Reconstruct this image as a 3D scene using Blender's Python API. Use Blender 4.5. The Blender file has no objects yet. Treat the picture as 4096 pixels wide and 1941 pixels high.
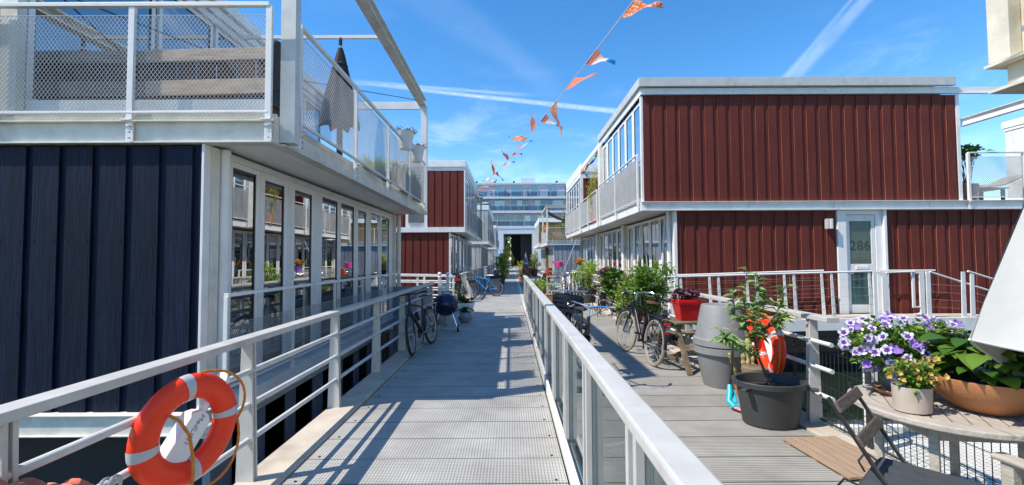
import bpy, bmesh, math, random
from mathutils import Vector, Matrix, Euler
R = math.radians
random.seed(7)
scene = bpy.context.scene
col = scene.collection

# ------------------------------------------------------------------ mesh helpers
class MB:
    def __init__(s, o=(0, 0, 0)):
        s.v = []; s.f = []; s.o = Vector(o); s.m = None
    def add(s, vs, fs):
        b = len(s.v)
        if s.m is not None:
            vs = [s.m @ Vector(p) for p in vs]
        s.v += [tuple(Vector(p)) for p in vs]
        s.f += [tuple(b + i for i in f) for f in fs]
        return s
    def box(s, x0, x1, y0, y1, z0, z1):
        x0, x1 = min(x0, x1), max(x0, x1); y0, y1 = min(y0, y1), max(y0, y1); z0, z1 = min(z0, z1), max(z0, z1)
        vs = [(x0,y0,z0),(x1,y0,z0),(x1,y1,z0),(x0,y1,z0),(x0,y0,z1),(x1,y0,z1),(x1,y1,z1),(x0,y1,z1)]
        return s.add(vs, [(0,3,2,1),(4,5,6,7),(0,1,5,4),(1,2,6,5),(2,3,7,6),(3,0,4,7)])
    def bx(s, c, d, e=(0, 0, 0)):
        m = Matrix.Translation(c) @ Euler(tuple(R(a) for a in e)).to_matrix().to_4x4()
        hx, hy, hz = d[0]/2, d[1]/2, d[2]/2
        vs = [m @ Vector(p) for p in [(-hx,-hy,-hz),(hx,-hy,-hz),(hx,hy,-hz),(-hx,hy,-hz),(-hx,-hy,hz),(hx,-hy,hz),(hx,hy,hz),(-hx,hy,hz)]]
        return s.add(vs, [(0,3,2,1),(4,5,6,7),(0,1,5,4),(1,2,6,5),(2,3,7,6),(3,0,4,7)])
    def beam(s, a, b, w, h, up=(0, 0, 1)):
        a, b = Vector(a), Vector(b); d = (b-a).normalized(); up = Vector(up)
        sx = d.cross(up).normalized(); sz = sx.cross(d).normalized()
        vs = []
        for p in (a, b):
            for (i, j) in ((-1,-1),(1,-1),(1,1),(-1,1)):
                vs.append(p + sx*(w/2*i) + sz*(h/2*j))
        return s.add(vs, [(3,2,1,0),(4,5,6,7),(0,1,5,4),(1,2,6,5),(2,3,7,6),(3,0,4,7)])
    def tube(s, pts, r, n=8, closed=False, cap=True):
        pts = [Vector(p) for p in pts]; k = len(pts)
        rs = r if isinstance(r, (list, tuple)) else [r]*k
        vs = []; fs = []; prev = None
        for i, p in enumerate(pts):
            if closed: t = pts[(i+1) % k] - pts[i-1]
            elif i == 0: t = pts[1]-pts[0]
            elif i == k-1: t = pts[-1]-pts[-2]
            else: t = (pts[i+1]-pts[i]).normalized() + (pts[i]-pts[i-1]).normalized()
            if t.length < 1e-9: t = Vector((0, 0, 1))
            t.normalize()
            if prev is None:
                u = t.cross(Vector((0, 0, 1)))
                if u.length < .05: u = t.cross(Vector((0, 1, 0)))
            else:
                u = prev - t*prev.dot(t)
                if u.length < 1e-6: u = t.cross(Vector((1, 0, .3)))
            u.normalize(); prev = u; w = t.cross(u)
            for j in range(n):
                a = 2*math.pi*j/n
                vs.append(p + (u*math.cos(a) + w*math.sin(a))*rs[i])
        segs = k if closed else k-1
        for i in range(segs):
            for j in range(n):
                a = i*n+j; b = i*n+(j+1) % n; c = ((i+1) % k)*n+(j+1) % n; d = ((i+1) % k)*n+j
                fs.append((a, b, c, d))
        if cap and not closed:
            fs.append(tuple(range(n-1, -1, -1))); fs.append(tuple((k-1)*n+j for j in range(n)))
        return s.add(vs, fs)
    def lathe(s, prof, c=(0, 0, 0), n=24, sx=1, sy=1, cap0=True, cap1=False):
        vs = []; fs = []
        for (r, z) in prof:
            for j in range(n):
                a = 2*math.pi*j/n
                vs.append((c[0]+r*sx*math.cos(a), c[1]+r*sy*math.sin(a), c[2]+z))
        k = len(prof)
        for i in range(k-1):
            for j in range(n):
                fs.append((i*n+j, i*n+(j+1) % n, (i+1)*n+(j+1) % n, (i+1)*n+j))
        if cap0: fs.append(tuple(range(n-1, -1, -1)))
        if cap1: fs.append(tuple((k-1)*n+j for j in range(n)))
        return s.add(vs, fs)
    def ball(s, c, r, n=12, sz=1, sx=1, sy=1):
        k = max(4, n//2); prof = []
        for i in range(k+1):
            a = -math.pi/2 + math.pi*i/k
            prof.append((max(1e-4, r*math.cos(a)), r*sz*math.sin(a)))
        return s.lathe(prof, c, n, sx, sy, False, False)
    def prism(s, pts, y0, y1):           # outline in x,z pushed along y
        n = len(pts)
        vs = [(x, y0, z) for x, z in pts] + [(x, y1, z) for x, z in pts]
        fs = [tuple(range(n)), tuple(range(2*n-1, n-1, -1))]
        for i in range(n):
            j = (i+1) % n; fs.append((j, i, n+i, n+j))
        return s.add(vs, fs)
    def leaf(s, p, d, nrm, L, W, fold=.18, droop=.15):
        p = Vector(p); d = Vector(d).normalized(); nrm = Vector(nrm)
        sx = d.cross(nrm)
        if sx.length < 1e-4: sx = d.cross(Vector((1, .2, .1)))
        sx.normalize(); up = sx.cross(d)
        m1 = p + d*L*.4
        vs = [p, m1 + sx*W*.5 + up*W*fold, p+d*L - up*L*droop, m1 - sx*W*.5 + up*W*fold, m1]
        return s.add(vs, [(0, 1, 4), (1, 2, 4), (4, 2, 3), (0, 4, 3)])
    def build(s, name, mt, parent=None, smooth=False, bevel=0, label=None, kind=None, ang=40):
        me = bpy.data.meshes.new(name)
        if s.o.length > 0:
            o = s.o
            me.from_pydata([(x-o.x, y-o.y, z-o.z) for x, y, z in s.v], [], s.f)
        else:
            me.from_pydata(s.v, [], s.f)
        me.materials.append(mt)
        if smooth:
            me.shade_smooth(); me.set_sharp_from_angle(angle=R(ang))
        me.update()
        ob = bpy.data.objects.new(name, me); col.objects.link(ob)
        if parent is not None: ob.parent = parent
        if bevel:
            b = ob.modifiers.new('bevel', 'BEVEL'); b.width = bevel; b.segments = 2; b.limit_method = 'ANGLE'; b.angle_limit = R(50)
        if label: ob['label'] = label
        if kind: ob['kind'] = kind
        return ob

def T(name, label, cat, loc=(0, 0, 0), group=None, rz=0):
    o = bpy.data.objects.new(name, None); col.objects.link(o)
    o.empty_display_size = .1
    o.location = loc; o.rotation_euler = (0, 0, rz)
    o['label'] = label; o['category'] = cat
    if group: o['group'] = group
    return o
def tag(o, label, cat, group=None):
    o['label'] = label; o['category'] = cat
    if group: o['group'] = group
    return o
def single(mb, name, mt, label, cat, loc, group=None, **k):     # a thing that is one mesh, built in local coordinates
    ob = mb.build(name, mt, None, **k); ob.location = loc
    return tag(ob, label, cat, group)
def copy_tree(o, parent=None):
    c = o.copy(); col.objects.link(c)
    if parent is not None: c.parent = parent
    for ch in list(o.children): copy_tree(ch, c)
    return c

# ------------------------------------------------------------------ materials
def nt(name):
    m = bpy.data.materials.new(name); m.use_nodes = True
    n = m.node_tree; b = n.nodes['Principled BSDF']
    return m, n, b
def N(n, t, **k):
    x = n.nodes.new(t)
    for a, v in k.items(): setattr(x, a, v)
    return x
def M(name, c, rough=.5, metal=0, var=.1, vs=4, bump=0, bs=40, stretch=(1, 1, 1), spec=.5, dirt=0, island=0, hue=None):
    m, n, b = nt(name); L = n.links
    b.inputs['Roughness'].default_value = rough; b.inputs['Metallic'].default_value = metal
    b.inputs['Specular IOR Level'].default_value = spec
    tc = N(n, 'ShaderNodeTexCoord'); mp = N(n, 'ShaderNodeMapping'); mp.inputs['Scale'].default_value = stretch
    L.new(tc.outputs['Object'], mp.inputs['Vector'])
    no = N(n, 'ShaderNodeTexNoise'); no.inputs['Scale'].default_value = vs; no.inputs['Detail'].default_value = 6
    L.new(mp.outputs[0], no.inputs['Vector'])
    cr = N(n, 'ShaderNodeValToRGB')
    a = [max(0, x*(1-var)) for x in c]; d = [min(1, x*(1+var)) for x in c]
    if hue: d = list(hue)
    cr.color_ramp.elements[0].position = .3; cr.color_ramp.elements[1].position = .7
    cr.color_ramp.elements[0].color = (*a, 1); cr.color_ramp.elements[1].color = (*d, 1)
    if island:
        g = N(n, 'ShaderNodeNewGeometry'); L.new(g.outputs['Random Per Island'], cr.inputs[0])
        cr.color_ramp.elements[0].position = 0; cr.color_ramp.elements[1].position = 1
    else:
        L.new(no.outputs[0], cr.inputs[0])
    out = cr.outputs[0]
    if dirt:
        n2 = N(n, 'ShaderNodeTexNoise'); n2.inputs['Scale'].default_value = 2.3; n2.inputs['Detail'].default_value = 9; n2.inputs['Roughness'].default_value = .7
        L.new(tc.outputs['Object'], n2.inputs['Vector'])
        r2 = N(n, 'ShaderNodeMapRange'); r2.inputs[1].default_value = .52; r2.inputs[2].default_value = .75; r2.inputs[4].default_value = dirt
        L.new(n2.outputs[0], r2.inputs[0])
        mx = N(n, 'ShaderNodeMixRGB'); L.new(r2.outputs[0], mx.inputs[0]); L.new(out, mx.inputs[1])
        mx.inputs[2].default_value = (c[0]*.45, c[1]*.42, c[2]*.36, 1); out = mx.outputs[0]
    L.new(out, b.inputs['Base Color'])
    if bump:
        n3 = N(n, 'ShaderNodeTexNoise'); n3.inputs['Scale'].default_value = bs; n3.inputs['Detail'].default_value = 5
        L.new(mp.outputs[0], n3.inputs['Vector'])
        bp = N(n, 'ShaderNodeBump'); bp.inputs['Strength'].default_value = bump; bp.inputs['Distance'].default_value = .01
        L.new(n3.outputs[0], bp.inputs['Height']); L.new(bp.outputs[0], b.inputs['Normal'])
    return m
def LEAF(name, c0, c1, trans=.35, rough=.45):
    m, n, b = nt(name); L = n.links
    g = N(n, 'ShaderNodeNewGeometry'); cr = N(n, 'ShaderNodeValToRGB')
    cr.color_ramp.elements[0].color = (*c0, 1); cr.color_ramp.elements[1].color = (*c1, 1)
    L.new(g.outputs['Random Per Island'], cr.inputs[0]); L.new(cr.outputs[0], b.inputs['Base Color'])
    b.inputs['Roughness'].default_value = rough; b.inputs['Specular IOR Level'].default_value = .35
    t = N(n, 'ShaderNodeBsdfTranslucent'); L.new(cr.outputs[0], t.inputs[0])
    mx = N(n, 'ShaderNodeMixShader'); mx.inputs[0].default_value = trans
    L.new(b.outputs[0], mx.inputs[1]); L.new(t.outputs[0], mx.inputs[2])
    L.new(mx.outputs[0], n.nodes['Material Output'].inputs[0])
    return m
def GLASS(name, tint, refl=.1, rough=.0, fres=1.0, wav=0):
    m = bpy.data.materials.new(name); m.use_nodes = True; n = m.node_tree; L = n.links
    n.nodes.remove(n.nodes['Principled BSDF'])
    tr = N(n, 'ShaderNodeBsdfTransparent'); tr.inputs[0].default_value = (*tint, 1)
    gl = N(n, 'ShaderNodeBsdfGlossy'); gl.inputs[0].default_value = (1, 1, 1, 1); gl.inputs['Roughness'].default_value = rough
    fr = N(n, 'ShaderNodeFresnel'); fr.inputs[0].default_value = 1.5
    ma = N(n, 'ShaderNodeMath', operation='MULTIPLY_ADD'); ma.inputs[1].default_value = fres; ma.inputs[2].default_value = refl
    ma.use_clamp = True
    L.new(fr.outputs[0], ma.inputs[0])
    if wav:
        tc = N(n, 'ShaderNodeTexCoord'); no = N(n, 'ShaderNodeTexNoise'); no.inputs['Scale'].default_value = 1.2
        L.new(tc.outputs['Object'], no.inputs['Vector'])
        bp = N(n, 'ShaderNodeBump'); bp.inputs['Strength'].default_value = wav; bp.inputs['Distance'].default_value = .02
        L.new(no.outputs[0], bp.inputs['Height']); L.new(bp.outputs[0], gl.inputs['Normal'])
    mx = N(n, 'ShaderNodeMixShader'); L.new(ma.outputs[0], mx.inputs[0]); L.new(tr.outputs[0], mx.inputs[1]); L.new(gl.outputs[0], mx.inputs[2])
    L.new(mx.outputs[0], n.nodes['Material Output'].inputs[0])
    return m
def CLAD(name, c, scratch=.5, thr=.66, k=.25):
    m, n, b = nt(name); L = n.links
    tc = N(n, 'ShaderNodeTexCoord'); mp = N(n, 'ShaderNodeMapping'); mp.inputs['Scale'].default_value = (26, 26, 1.6)
    L.new(tc.outputs['Object'], mp.inputs['Vector'])
    w = N(n, 'ShaderNodeTexNoise'); w.inputs['Scale'].default_value = 1.6; w.inputs['Detail'].default_value = 8; w.inputs['Distortion'].default_value = 1.2
    L.new(mp.outputs[0], w.inputs['Vector'])
    cr = N(n, 'ShaderNodeValToRGB'); cr.color_ramp.elements[0].position = .3; cr.color_ramp.elements[1].position = .75
    cr.color_ramp.elements[0].color = (c[0]*(1-k), c[1]*(1-k), c[2]*(1-k), 1); cr.color_ramp.elements[1].color = (c[0]*(1+k), c[1]*(1+k), c[2]*(1+k), 1)
    L.new(w.outputs[0], cr.inputs[0])
    # pale scuffs and chips
    m2 = N(n, 'ShaderNodeMapping'); m2.inputs['Scale'].default_value = (9, 9, 3.5); L.new(tc.outputs['Object'], m2.inputs['Vector'])
    s = N(n, 'ShaderNodeTexNoise'); s.inputs['Scale'].default_value = 4; s.inputs['Detail'].default_value = 10; s.inputs['Roughness'].default_value = .75
    L.new(m2.outputs[0], s.inputs['Vector'])
    mr = N(n, 'ShaderNodeMapRange'); mr.inputs[1].default_value = thr; mr.inputs[2].default_value = thr+.12; mr.inputs[4].default_value = scratch
    L.new(s.outputs[0], mr.inputs[0])
    big = N(n, 'ShaderNodeTexNoise'); big.inputs['Scale'].default_value = .9; big.inputs['Detail'].default_value = 4; L.new(tc.outputs['Object'], big.inputs['Vector'])
    mb_ = N(n, 'ShaderNodeMixRGB', blend_type='MULTIPLY'); mb_.inputs[0].default_value = .5
    bc = N(n, 'ShaderNodeMapRange'); bc.inputs[1].default_value = .3; bc.inputs[2].default_value = .7; bc.inputs[3].default_value = .75; bc.inputs[4].default_value = 1.15
    L.new(big.outputs[0], bc.inputs[0]); L.new(cr.outputs[0], mb_.inputs[1]); L.new(bc.outputs[0], mb_.inputs[2])
    mx = N(n, 'ShaderNodeMixRGB'); L.new(mr.outputs[0], mx.inputs[0]); L.new(mb_.outputs[0], mx.inputs[1])
    g = sum(c)/3; mx.inputs[2].default_value = (c[0]*1.6+.04, c[1]*1.6+.04, c[2]*1.6+.04, 1)
    ge = N(n, 'ShaderNodeNewGeometry'); ri = N(n, 'ShaderNodeMapRange'); ri.inputs[3].default_value = 1-k*.5; ri.inputs[4].default_value = 1+k*.5; L.new(ge.outputs['Random Per Island'], ri.inputs[0])
    # rain marks running down the boards
    m4 = N(n, 'ShaderNodeMapping'); m4.inputs['Scale'].default_value = (5, 5, .35); L.new(tc.outputs['Object'], m4.inputs['Vector'])
    st = N(n, 'ShaderNodeTexNoise'); st.inputs['Scale'].default_value = 3; st.inputs['Detail'].default_value = 7; L.new(m4.outputs[0], st.inputs['Vector'])
    sr = N(n, 'ShaderNodeMapRange'); sr.inputs[1].default_value = .35; sr.inputs[2].default_value = .7; sr.inputs[3].default_value = 1-k*.6; sr.inputs[4].default_value = 1+k*.5; L.new(st.outputs[0], sr.inputs[0])
    mm_ = N(n, 'ShaderNodeMath', operation='MULTIPLY'); L.new(ri.outputs[0], mm_.inputs[0]); L.new(sr.outputs[0], mm_.inputs[1])
    mi = N(n, 'ShaderNodeVectorMath', operation='SCALE'); L.new(mx.outputs[0], mi.inputs[0]); L.new(mm_.outputs[0], mi.inputs['Scale'])
    L.new(mi.outputs[0], b.inputs['Base Color'])
    b.inputs['Roughness'].default_value = .6; b.inputs['Specular IOR Level'].default_value = .14
    bp = N(n, 'ShaderNodeBump'); bp.inputs['Strength'].default_value = .8; bp.inputs['Distance'].default_value = .007
    L.new(w.outputs[0], bp.inputs['Height']); L.new(bp.outputs[0], b.inputs['Normal'])
    return m
def DECK(name, c, px, py, seam, fx, fy, hole):
    """pressed grating: small dark slots set out on a px by py grid, a seam every `seam` metres along y"""
    m, n, b = nt(name); L = n.links
    tc = N(n, 'ShaderNodeTexCoord'); sp = N(n, 'ShaderNodeSeparateXYZ'); L.new(tc.outputs['Object'], sp.inputs[0])
    def tri(sock, p, width):
        d = N(n, 'ShaderNodeMath', operation='DIVIDE'); d.inputs[1].default_value = p; L.new(sock, d.inputs[0])
        f = N(n, 'ShaderNodeMath', operation='FRACT'); L.new(d.outputs[0], f.inputs[0])
        g = N(n, 'ShaderNodeMath', operation='LESS_THAN'); g.inputs[1].default_value = width; L.new(f.outputs[0], g.inputs[0])
        return g.outputs[0]
    ax = tri(sp.outputs[0], px, fx); ay = tri(sp.outputs[1], py, fy); se = tri(sp.outputs[1], seam, .02/seam*.6)
    mul = N(n, 'ShaderNodeMath', operation='MULTIPLY'); L.new(ax, mul.inputs[0]); L.new(ay, mul.inputs[1])
    mh = N(n, 'ShaderNodeMath', operation='MULTIPLY'); mh.inputs[1].default_value = hole; L.new(mul.outputs[0], mh.inputs[0])
    mxv = N(n, 'ShaderNodeMath', operation='MAXIMUM'); L.new(mh.outputs[0], mxv.inputs[0])
    s2 = N(n, 'ShaderNodeMath', operation='MULTIPLY'); s2.inputs[1].default_value = .85; L.new(se, s2.inputs[0]); L.new(s2.outputs[0], mxv.inputs[1])
    no = N(n, 'ShaderNodeTexNoise'); no.inputs['Scale'].default_value = 1.7; no.inputs['Detail'].default_value = 8; no.inputs['Roughness'].default_value = .65; L.new(tc.outputs['Object'], no.inputs['Vector'])
    # each grating panel a slightly different grey
    dv = N(n, 'ShaderNodeMath', operation='DIVIDE'); dv.inputs[1].default_value = seam; L.new(sp.outputs[1], dv.inputs[0])
    fl = N(n, 'ShaderNodeMath', operation='FLOOR'); L.new(dv.outputs[0], fl.inputs[0])
    wn = N(n, 'ShaderNodeTexWhiteNoise', noise_dimensions='1D'); L.new(fl.outputs[0], wn.inputs['W'])
    ad = N(n, 'ShaderNodeMath', operation='MULTIPLY_ADD'); ad.inputs[1].default_value = .08; L.new(wn.outputs[0], ad.inputs[0]); L.new(no.outputs[0], ad.inputs[2])
    cr = N(n, 'ShaderNodeValToRGB'); cr.color_ramp.elements[0].position = .33; cr.color_ramp.elements[1].position = .78
    cr.color_ramp.elements[0].color = (c[0]*.72, c[1]*.70, c[2]*.67, 1); cr.color_ramp.elements[1].color = (c[0]*1.12, c[1]*1.12, c[2]*1.1, 1)
    L.new(ad.outputs[0], cr.inputs[0])
    mx = N(n, 'ShaderNodeMixRGB'); L.new(mxv.outputs[0], mx.inputs[0]); L.new(cr.outputs[0], mx.inputs[1]); mx.inputs[2].default_value = (.018, .02, .022, 1)
    L.new(mx.outputs[0], b.inputs['Base Color']); b.inputs['Roughness'].default_value = .62; b.inputs['Specular IOR Level'].default_value = .3
    iv = N(n, 'ShaderNodeMath', operation='SUBTRACT'); iv.inputs[0].default_value = 1; L.new(mxv.outputs[0], iv.inputs[1])
    bp = N(n, 'ShaderNodeBump'); bp.inputs['Strength'].default_value = .35; bp.inputs['Distance'].default_value = .004
    L.new(iv.outputs[0], bp.inputs['Height']); L.new(bp.outputs[0], b.inputs['Normal'])
    return m

WHITE = M('white_paint', (.80, .785, .75), .42, var=.05, vs=3, dirt=.35)
WHITE_CLEAN = M('white_gloss', (.83, .82, .80), .3, var=.03)
CREAM = M('weathered_white', (.70, .68, .60), .55, var=.1, vs=6, dirt=.55)
GALV = M('galvanised_white', (.62, .62, .59), .5, var=.1, vs=5, dirt=.5)
ALU = M('grey_aluminium', (.56, .54, .50), .45, metal=.1, var=.08, vs=6, dirt=.42, bump=.05, bs=200)
BEIGE = M('weathered_beige', (.68, .63, .50), .65, var=.14, vs=5, dirt=.6, bump=.2, bs=120)
SOFFIT = M('soffit_grey', (.84, .84, .82), .2, metal=0, var=.1, vs=1.2)
NAVY = CLAD('navy_boards', (.0085, .0155, .035), .6, .60, .4)
RED = CLAD('red_brown_boards', (.158, .036, .026), .2, .66, .12)
REDEDGE = M('sunlit_board_edge', (.15, .035, .022), .7, var=.2, vs=2.2, stretch=(9, 9, .5), hue=(.52, .20, .10))  # exposed wood edge with sunlight put into its colour
GREYB = CLAD('grey_boards', (.30, .33, .36), .2)
PALEB = CLAD('pale_grey_boards', (.55, .55, .52), .2)
OLIVE = CLAD('olive_boards', (.21, .15, .05), .2)
HULL = M('dark_hull', (.012, .013, .016), .7, var=.4, vs=2)
HULLG = M('grey_blue_hull', (.30, .33, .38), .6, var=.12, vs=2, dirt=.4)
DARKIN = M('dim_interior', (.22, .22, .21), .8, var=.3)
CURT = M('pale_curtain', (.62, .61, .58), .8, var=.12, vs=9, stretch=(6, 6, .2))
PANE = GLASS('window_glass', (.60, .68, .65), .33, fres=1.8, wav=.012)
PANE_DARK = GLASS('basement_glass', (.25, .28, .3), .03, fres=1.0)
PANE_SKY = GLASS('sky_glass', (.30, .38, .46), .28, fres=1.5, wav=.05)
BALGLASS = GLASS('greenish_glass', (.80, .89, .86), .02, fres=.8)
WIRE = M('galvanised_wire', (.46, .47, .46), .45, metal=.3, var=.1)
WIREDARK = M('black_wire', (.03, .032, .035), .5, var=.2)
BLACK = M('black_paint', (.018, .018, .02), .35, var=.2)
BLACKM = M('black_rubber', (.022, .022, .023), .75, var=.3, vs=30)
CHROME = M('chrome', (.75, .76, .78), .18, metal=1, var=.04)
STEEL = M('dull_steel', (.5, .5, .5), .4, metal=.7, var=.1)
ORANGE = M('lifebuoy_orange', (.95, .042, .003), .42, var=.07, vs=3, bump=.15, bs=140, dirt=.12)
REFLECT = M('reflective_tape', (.50, .51, .52), .35, var=.08, vs=20)
ROPE = M('orange_rope', (.62, .22, .03), .8, var=.25, vs=40, bump=.6, bs=90)
TAN = M('tan_kerb', (.52, .45, .36), .8, var=.14, vs=3, bump=.3, bs=60, dirt=.5)
TEAK = M('weathered_teak', (.42, .37, .31), .75, var=.22, vs=3, stretch=(14, 2, 14), bump=.35, bs=6, dirt=.4)
OLDWOOD = M('old_mossy_wood', (.10, .078, .05), .85, var=.4, vs=5, bump=.6, bs=30, hue=(.25, .19, .115))
MATWOOD = M('brown_deck_boards', (.36, .25, .165), .7, var=.15, vs=3, stretch=(20, 1.5, 20), bump=.3, bs=5)
SLATWOOD = M('dark_slat', (.10, .075, .06), .75, var=.35, vs=4, stretch=(3, 18, 18), bump=.4, bs=8)
PALLET = M('pallet_grey_wood', (.44, .33, .235), .8, var=.3, vs=3, stretch=(2, 12, 14), bump=.5, bs=8)
PALLETB = M('pallet_block', (.10, .05, .03), .85, var=.35, vs=6)
TERRA = M('terracotta', (.50, .21, .085), .7, var=.18, vs=5, dirt=.25, bump=.15, bs=60)
GREYPLA = M('grey_plastic', (.235, .235, .235), .55, var=.12, vs=3, bump=.15, bs=120, dirt=.45)
DARKPLA = M('dark_grey_plastic', (.05, .052, .056), .55, var=.25, vs=4, bump=.15, bs=90, dirt=.3, hue=(.06, .058, .054))
SOIL = M('dark_soil', (.03, .022, .016), .95, var=.5, vs=30, bump=.8, bs=40)
REDPOT = M('red_glazed_pot', (.58, .012, .012), .28, var=.12, vs=5, bump=.1, bs=20)
CONC = M('concrete_pot', (.40, .39, .37), .85, var=.2, vs=8, bump=.3, bs=60, dirt=.4)
CUSH = M('charcoal_cushion', (.045, .05, .057), .9, var=.12, vs=60, bump=.3, bs=300)
CANVAS = M('white_canvas', (.52, .51, .475), .85, var=.06, vs=2, bump=.5, bs=7, dirt=.12)
DARKCANVAS = M('dark_canvas', (.024, .022, .026), .85, var=.15, vs=6, bump=.2, bs=200)
GREENCANVAS = M('green_canvas', (.16, .19, .07), .85, var=.15)
BARK = M('brown_bark', (.13, .085, .055), .85, var=.3, vs=20, bump=.6, bs=60)
LEAF_G = LEAF('mid_green_leaves', (.06, .14, .016), (.24, .40, .055))
LEAF_LIME = LEAF('lime_leaves', (.15, .28, .02), (.46, .60, .06))
LEAF_DARK = LEAF('deep_green_leaves', (.02, .055, .012), (.075, .15, .03))
LEAF_HYD = LEAF('broad_green_leaves', (.045, .12, .012), (.15, .25, .028), .28)
LEAF_YEL = LEAF('yellow_green_needles', (.30, .32, .05), (.68, .62, .16), .45)
LEAF_RED = LEAF('purple_red_leaves', (.06, .018, .03), (.20, .06, .09), .25)
LEAF_SAP = LEAF('sapling_leaves', (.11, .22, .06), (.42, .55, .20), .4, .3)
PET_W = LEAF('pale_petals', (.48, .40, .66), (.80, .77, .84), .25)
PET_V = LEAF('violet_petals', (.20, .09, .46), (.44, .26, .70), .25)
PET_D = M('dark_purple_throat', (.10, .02, .20), .6, var=.2)
PET_Y = LEAF('faded_yellow_petals', (.42, .24, .07), (.78, .56, .14), .3)
PET_O = LEAF('orange_petals', (.75, .20, .02), (.90, .36, .03), .3)
PET_P = LEAF('magenta_petals', (.60, .03, .20), (.80, .08, .35), .3)
# ------------------------------------------------------------------ ground, water, decks
def mesh_fill(mb, a, b, z0, z1, cw=.039, ch=.053, r=.0022):
    """diamond wire mesh between two plan points a, b and heights z0..z1"""
    a = Vector((a[0], a[1], 0)); b = Vector((b[0], b[1], 0)); Lx = (b-a).length; u = (b-a)/Lx; H = z1-z0
    nrm = u.cross(Vector((0, 0, 1)))
    for sgn in (1, -1):
        k0, k1 = (0, int(Lx/cw + H/ch)+1) if sgn > 0 else (-int(H/ch)-1, int(Lx/cw)+1)
        for k in range(k0, k1+1):
            # u/cw + sgn*v/ch = k
            pts = []
            def uu(v): return (k - sgn*v/ch)*cw
            v0, v1 = 0, H
            ua, ub = uu(v0), uu(v1)
            lo, hi = min(ua, ub), max(ua, ub)
            if hi <= 0 or lo >= Lx: continue
            def vv(x): return (k - x/cw)*ch*sgn
            if ua < 0: v0 = vv(0)
            if ua > Lx: v0 = vv(Lx)
            if ub < 0: v1 = vv(0)
            if ub > Lx: v1 = vv(Lx)
            if v1-v0 < .01: continue
            p = a + u*uu(v0) + Vector((0, 0, z0+v0)) + nrm*.001*sgn
            q = a + u*uu(v1) + Vector((0, 0, z0+v1)) + nrm*.001*sgn
            mb.beam(p, q, r*2, r*2, nrm)
    return mb

def railing(parent, a, b, z0, z1, n, mt=None, cw=.039, ch=.053, wire=.0022, post=(.045, .045), off=0, drop=.14, o=(0, 0, 0), plates=True, mesh=True, wm=None, h=.03, gap=.09):
    """mesh-filled balcony railing: handrail + posts + mesh panels (sub-parts), with fixing plates on the beam below"""
    mt = mt or WHITE
    a = Vector((a[0], a[1], 0)); b = Vector((b[0], b[1], 0)); u = (b-a); Lx = u.length; u /= Lx
    z = lambda p, zz: (p.x, p.y, zz)
    m = MB(o); m.beam(z(a, z1-h/2), z(b, z1-h/2), .05, h)
    m.beam(z(a, z0), z(b, z0), .04, .022)
    rail = m.build('railing', mt, parent, bevel=.003)
    for i in range(n+1):
        p = a + u*(Lx*i/n)
        m = MB(o); m.beam(z(p, z0-drop), z(p, z1-h-.002), post[0], post[1], u)
        if plates:
            m.bx((p.x+u.y*.05-u.x*0, p.y-u.x*.05, z0-drop*.62), (.10 if abs(u.x) > .5 else .03, .03 if abs(u.x) > .5 else .10, .014))
            m.bx((p.x, p.y, z0-drop*1.45), (.012+.065*abs(u.x), .012+.065*abs(u.y), .17))
        m.build('post', mt, rail, bevel=.002)
        if plates:
            m = MB(o)
            nn = Vector((u.y, -u.x, 0))
            for dz in (.06, 0, -.06):
                c = p + nn*.03
                m.bx((c.x+u.x*.018, c.y+u.y*.018, z0-drop*1.45+dz), (.016, .016, .016), (0, 0, 0))
            m.build('bolt', STEEL, rail)
    if mesh:
        for i in range(n):
            p = a + u*(Lx*i/n+.035); q = a + u*(Lx*(i+1)/n-.035)
            m = MB(o); mesh_fill(m, p, q, z0+.02, z1-h-gap, cw, ch, wire)
            m.beam(z(p, z1-h-gap), z(q, z1-h-gap), .005, .005); m.beam(z(p, z0+.02), z(q, z0+.02), .005, .005)
            m.build('mesh_panel', wm or WIRE, rail)
    return rail

# water
def mk_water():
    m, n, b = nt('canal_water'); L = n.links
    b.inputs['Base Color'].default_value = (.012, .022, .014, 1); b.inputs['Roughness'].default_value = .06; b.inputs['Specular IOR Level'].default_value = .5
    tc = N(n, 'ShaderNodeTexCoord'); no = N(n, 'ShaderNodeTexNoise'); no.inputs['Scale'].default_value = 2.2; no.inputs['Detail'].default_value = 3
    L.new(tc.outputs['Object'], no.inputs['Vector']); bp = N(n, 'ShaderNodeBump'); bp.inputs['Strength'].default_value = .25; bp.inputs['Distance'].default_value = .03
    L.new(no.outputs[0], bp.inputs['Height']); L.new(bp.outputs[0], b.inputs['Normal'])
    return m
w = MB(); w.add([(-300, -60, -1.05), (300, -60, -1.05), (300, 64, -1.05), (-300, 64, -1.05)], [(0, 1, 2, 3)])
w.build('water', mk_water(), None, kind='structure')
g = MB(); g.box(-400, 400, 64, 700, -1.3, .02)
g.build('ground', M('quay_paving', (.36, .35, .33), .85, var=.2, vs=1, bump=.2), None, kind='structure')

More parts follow.
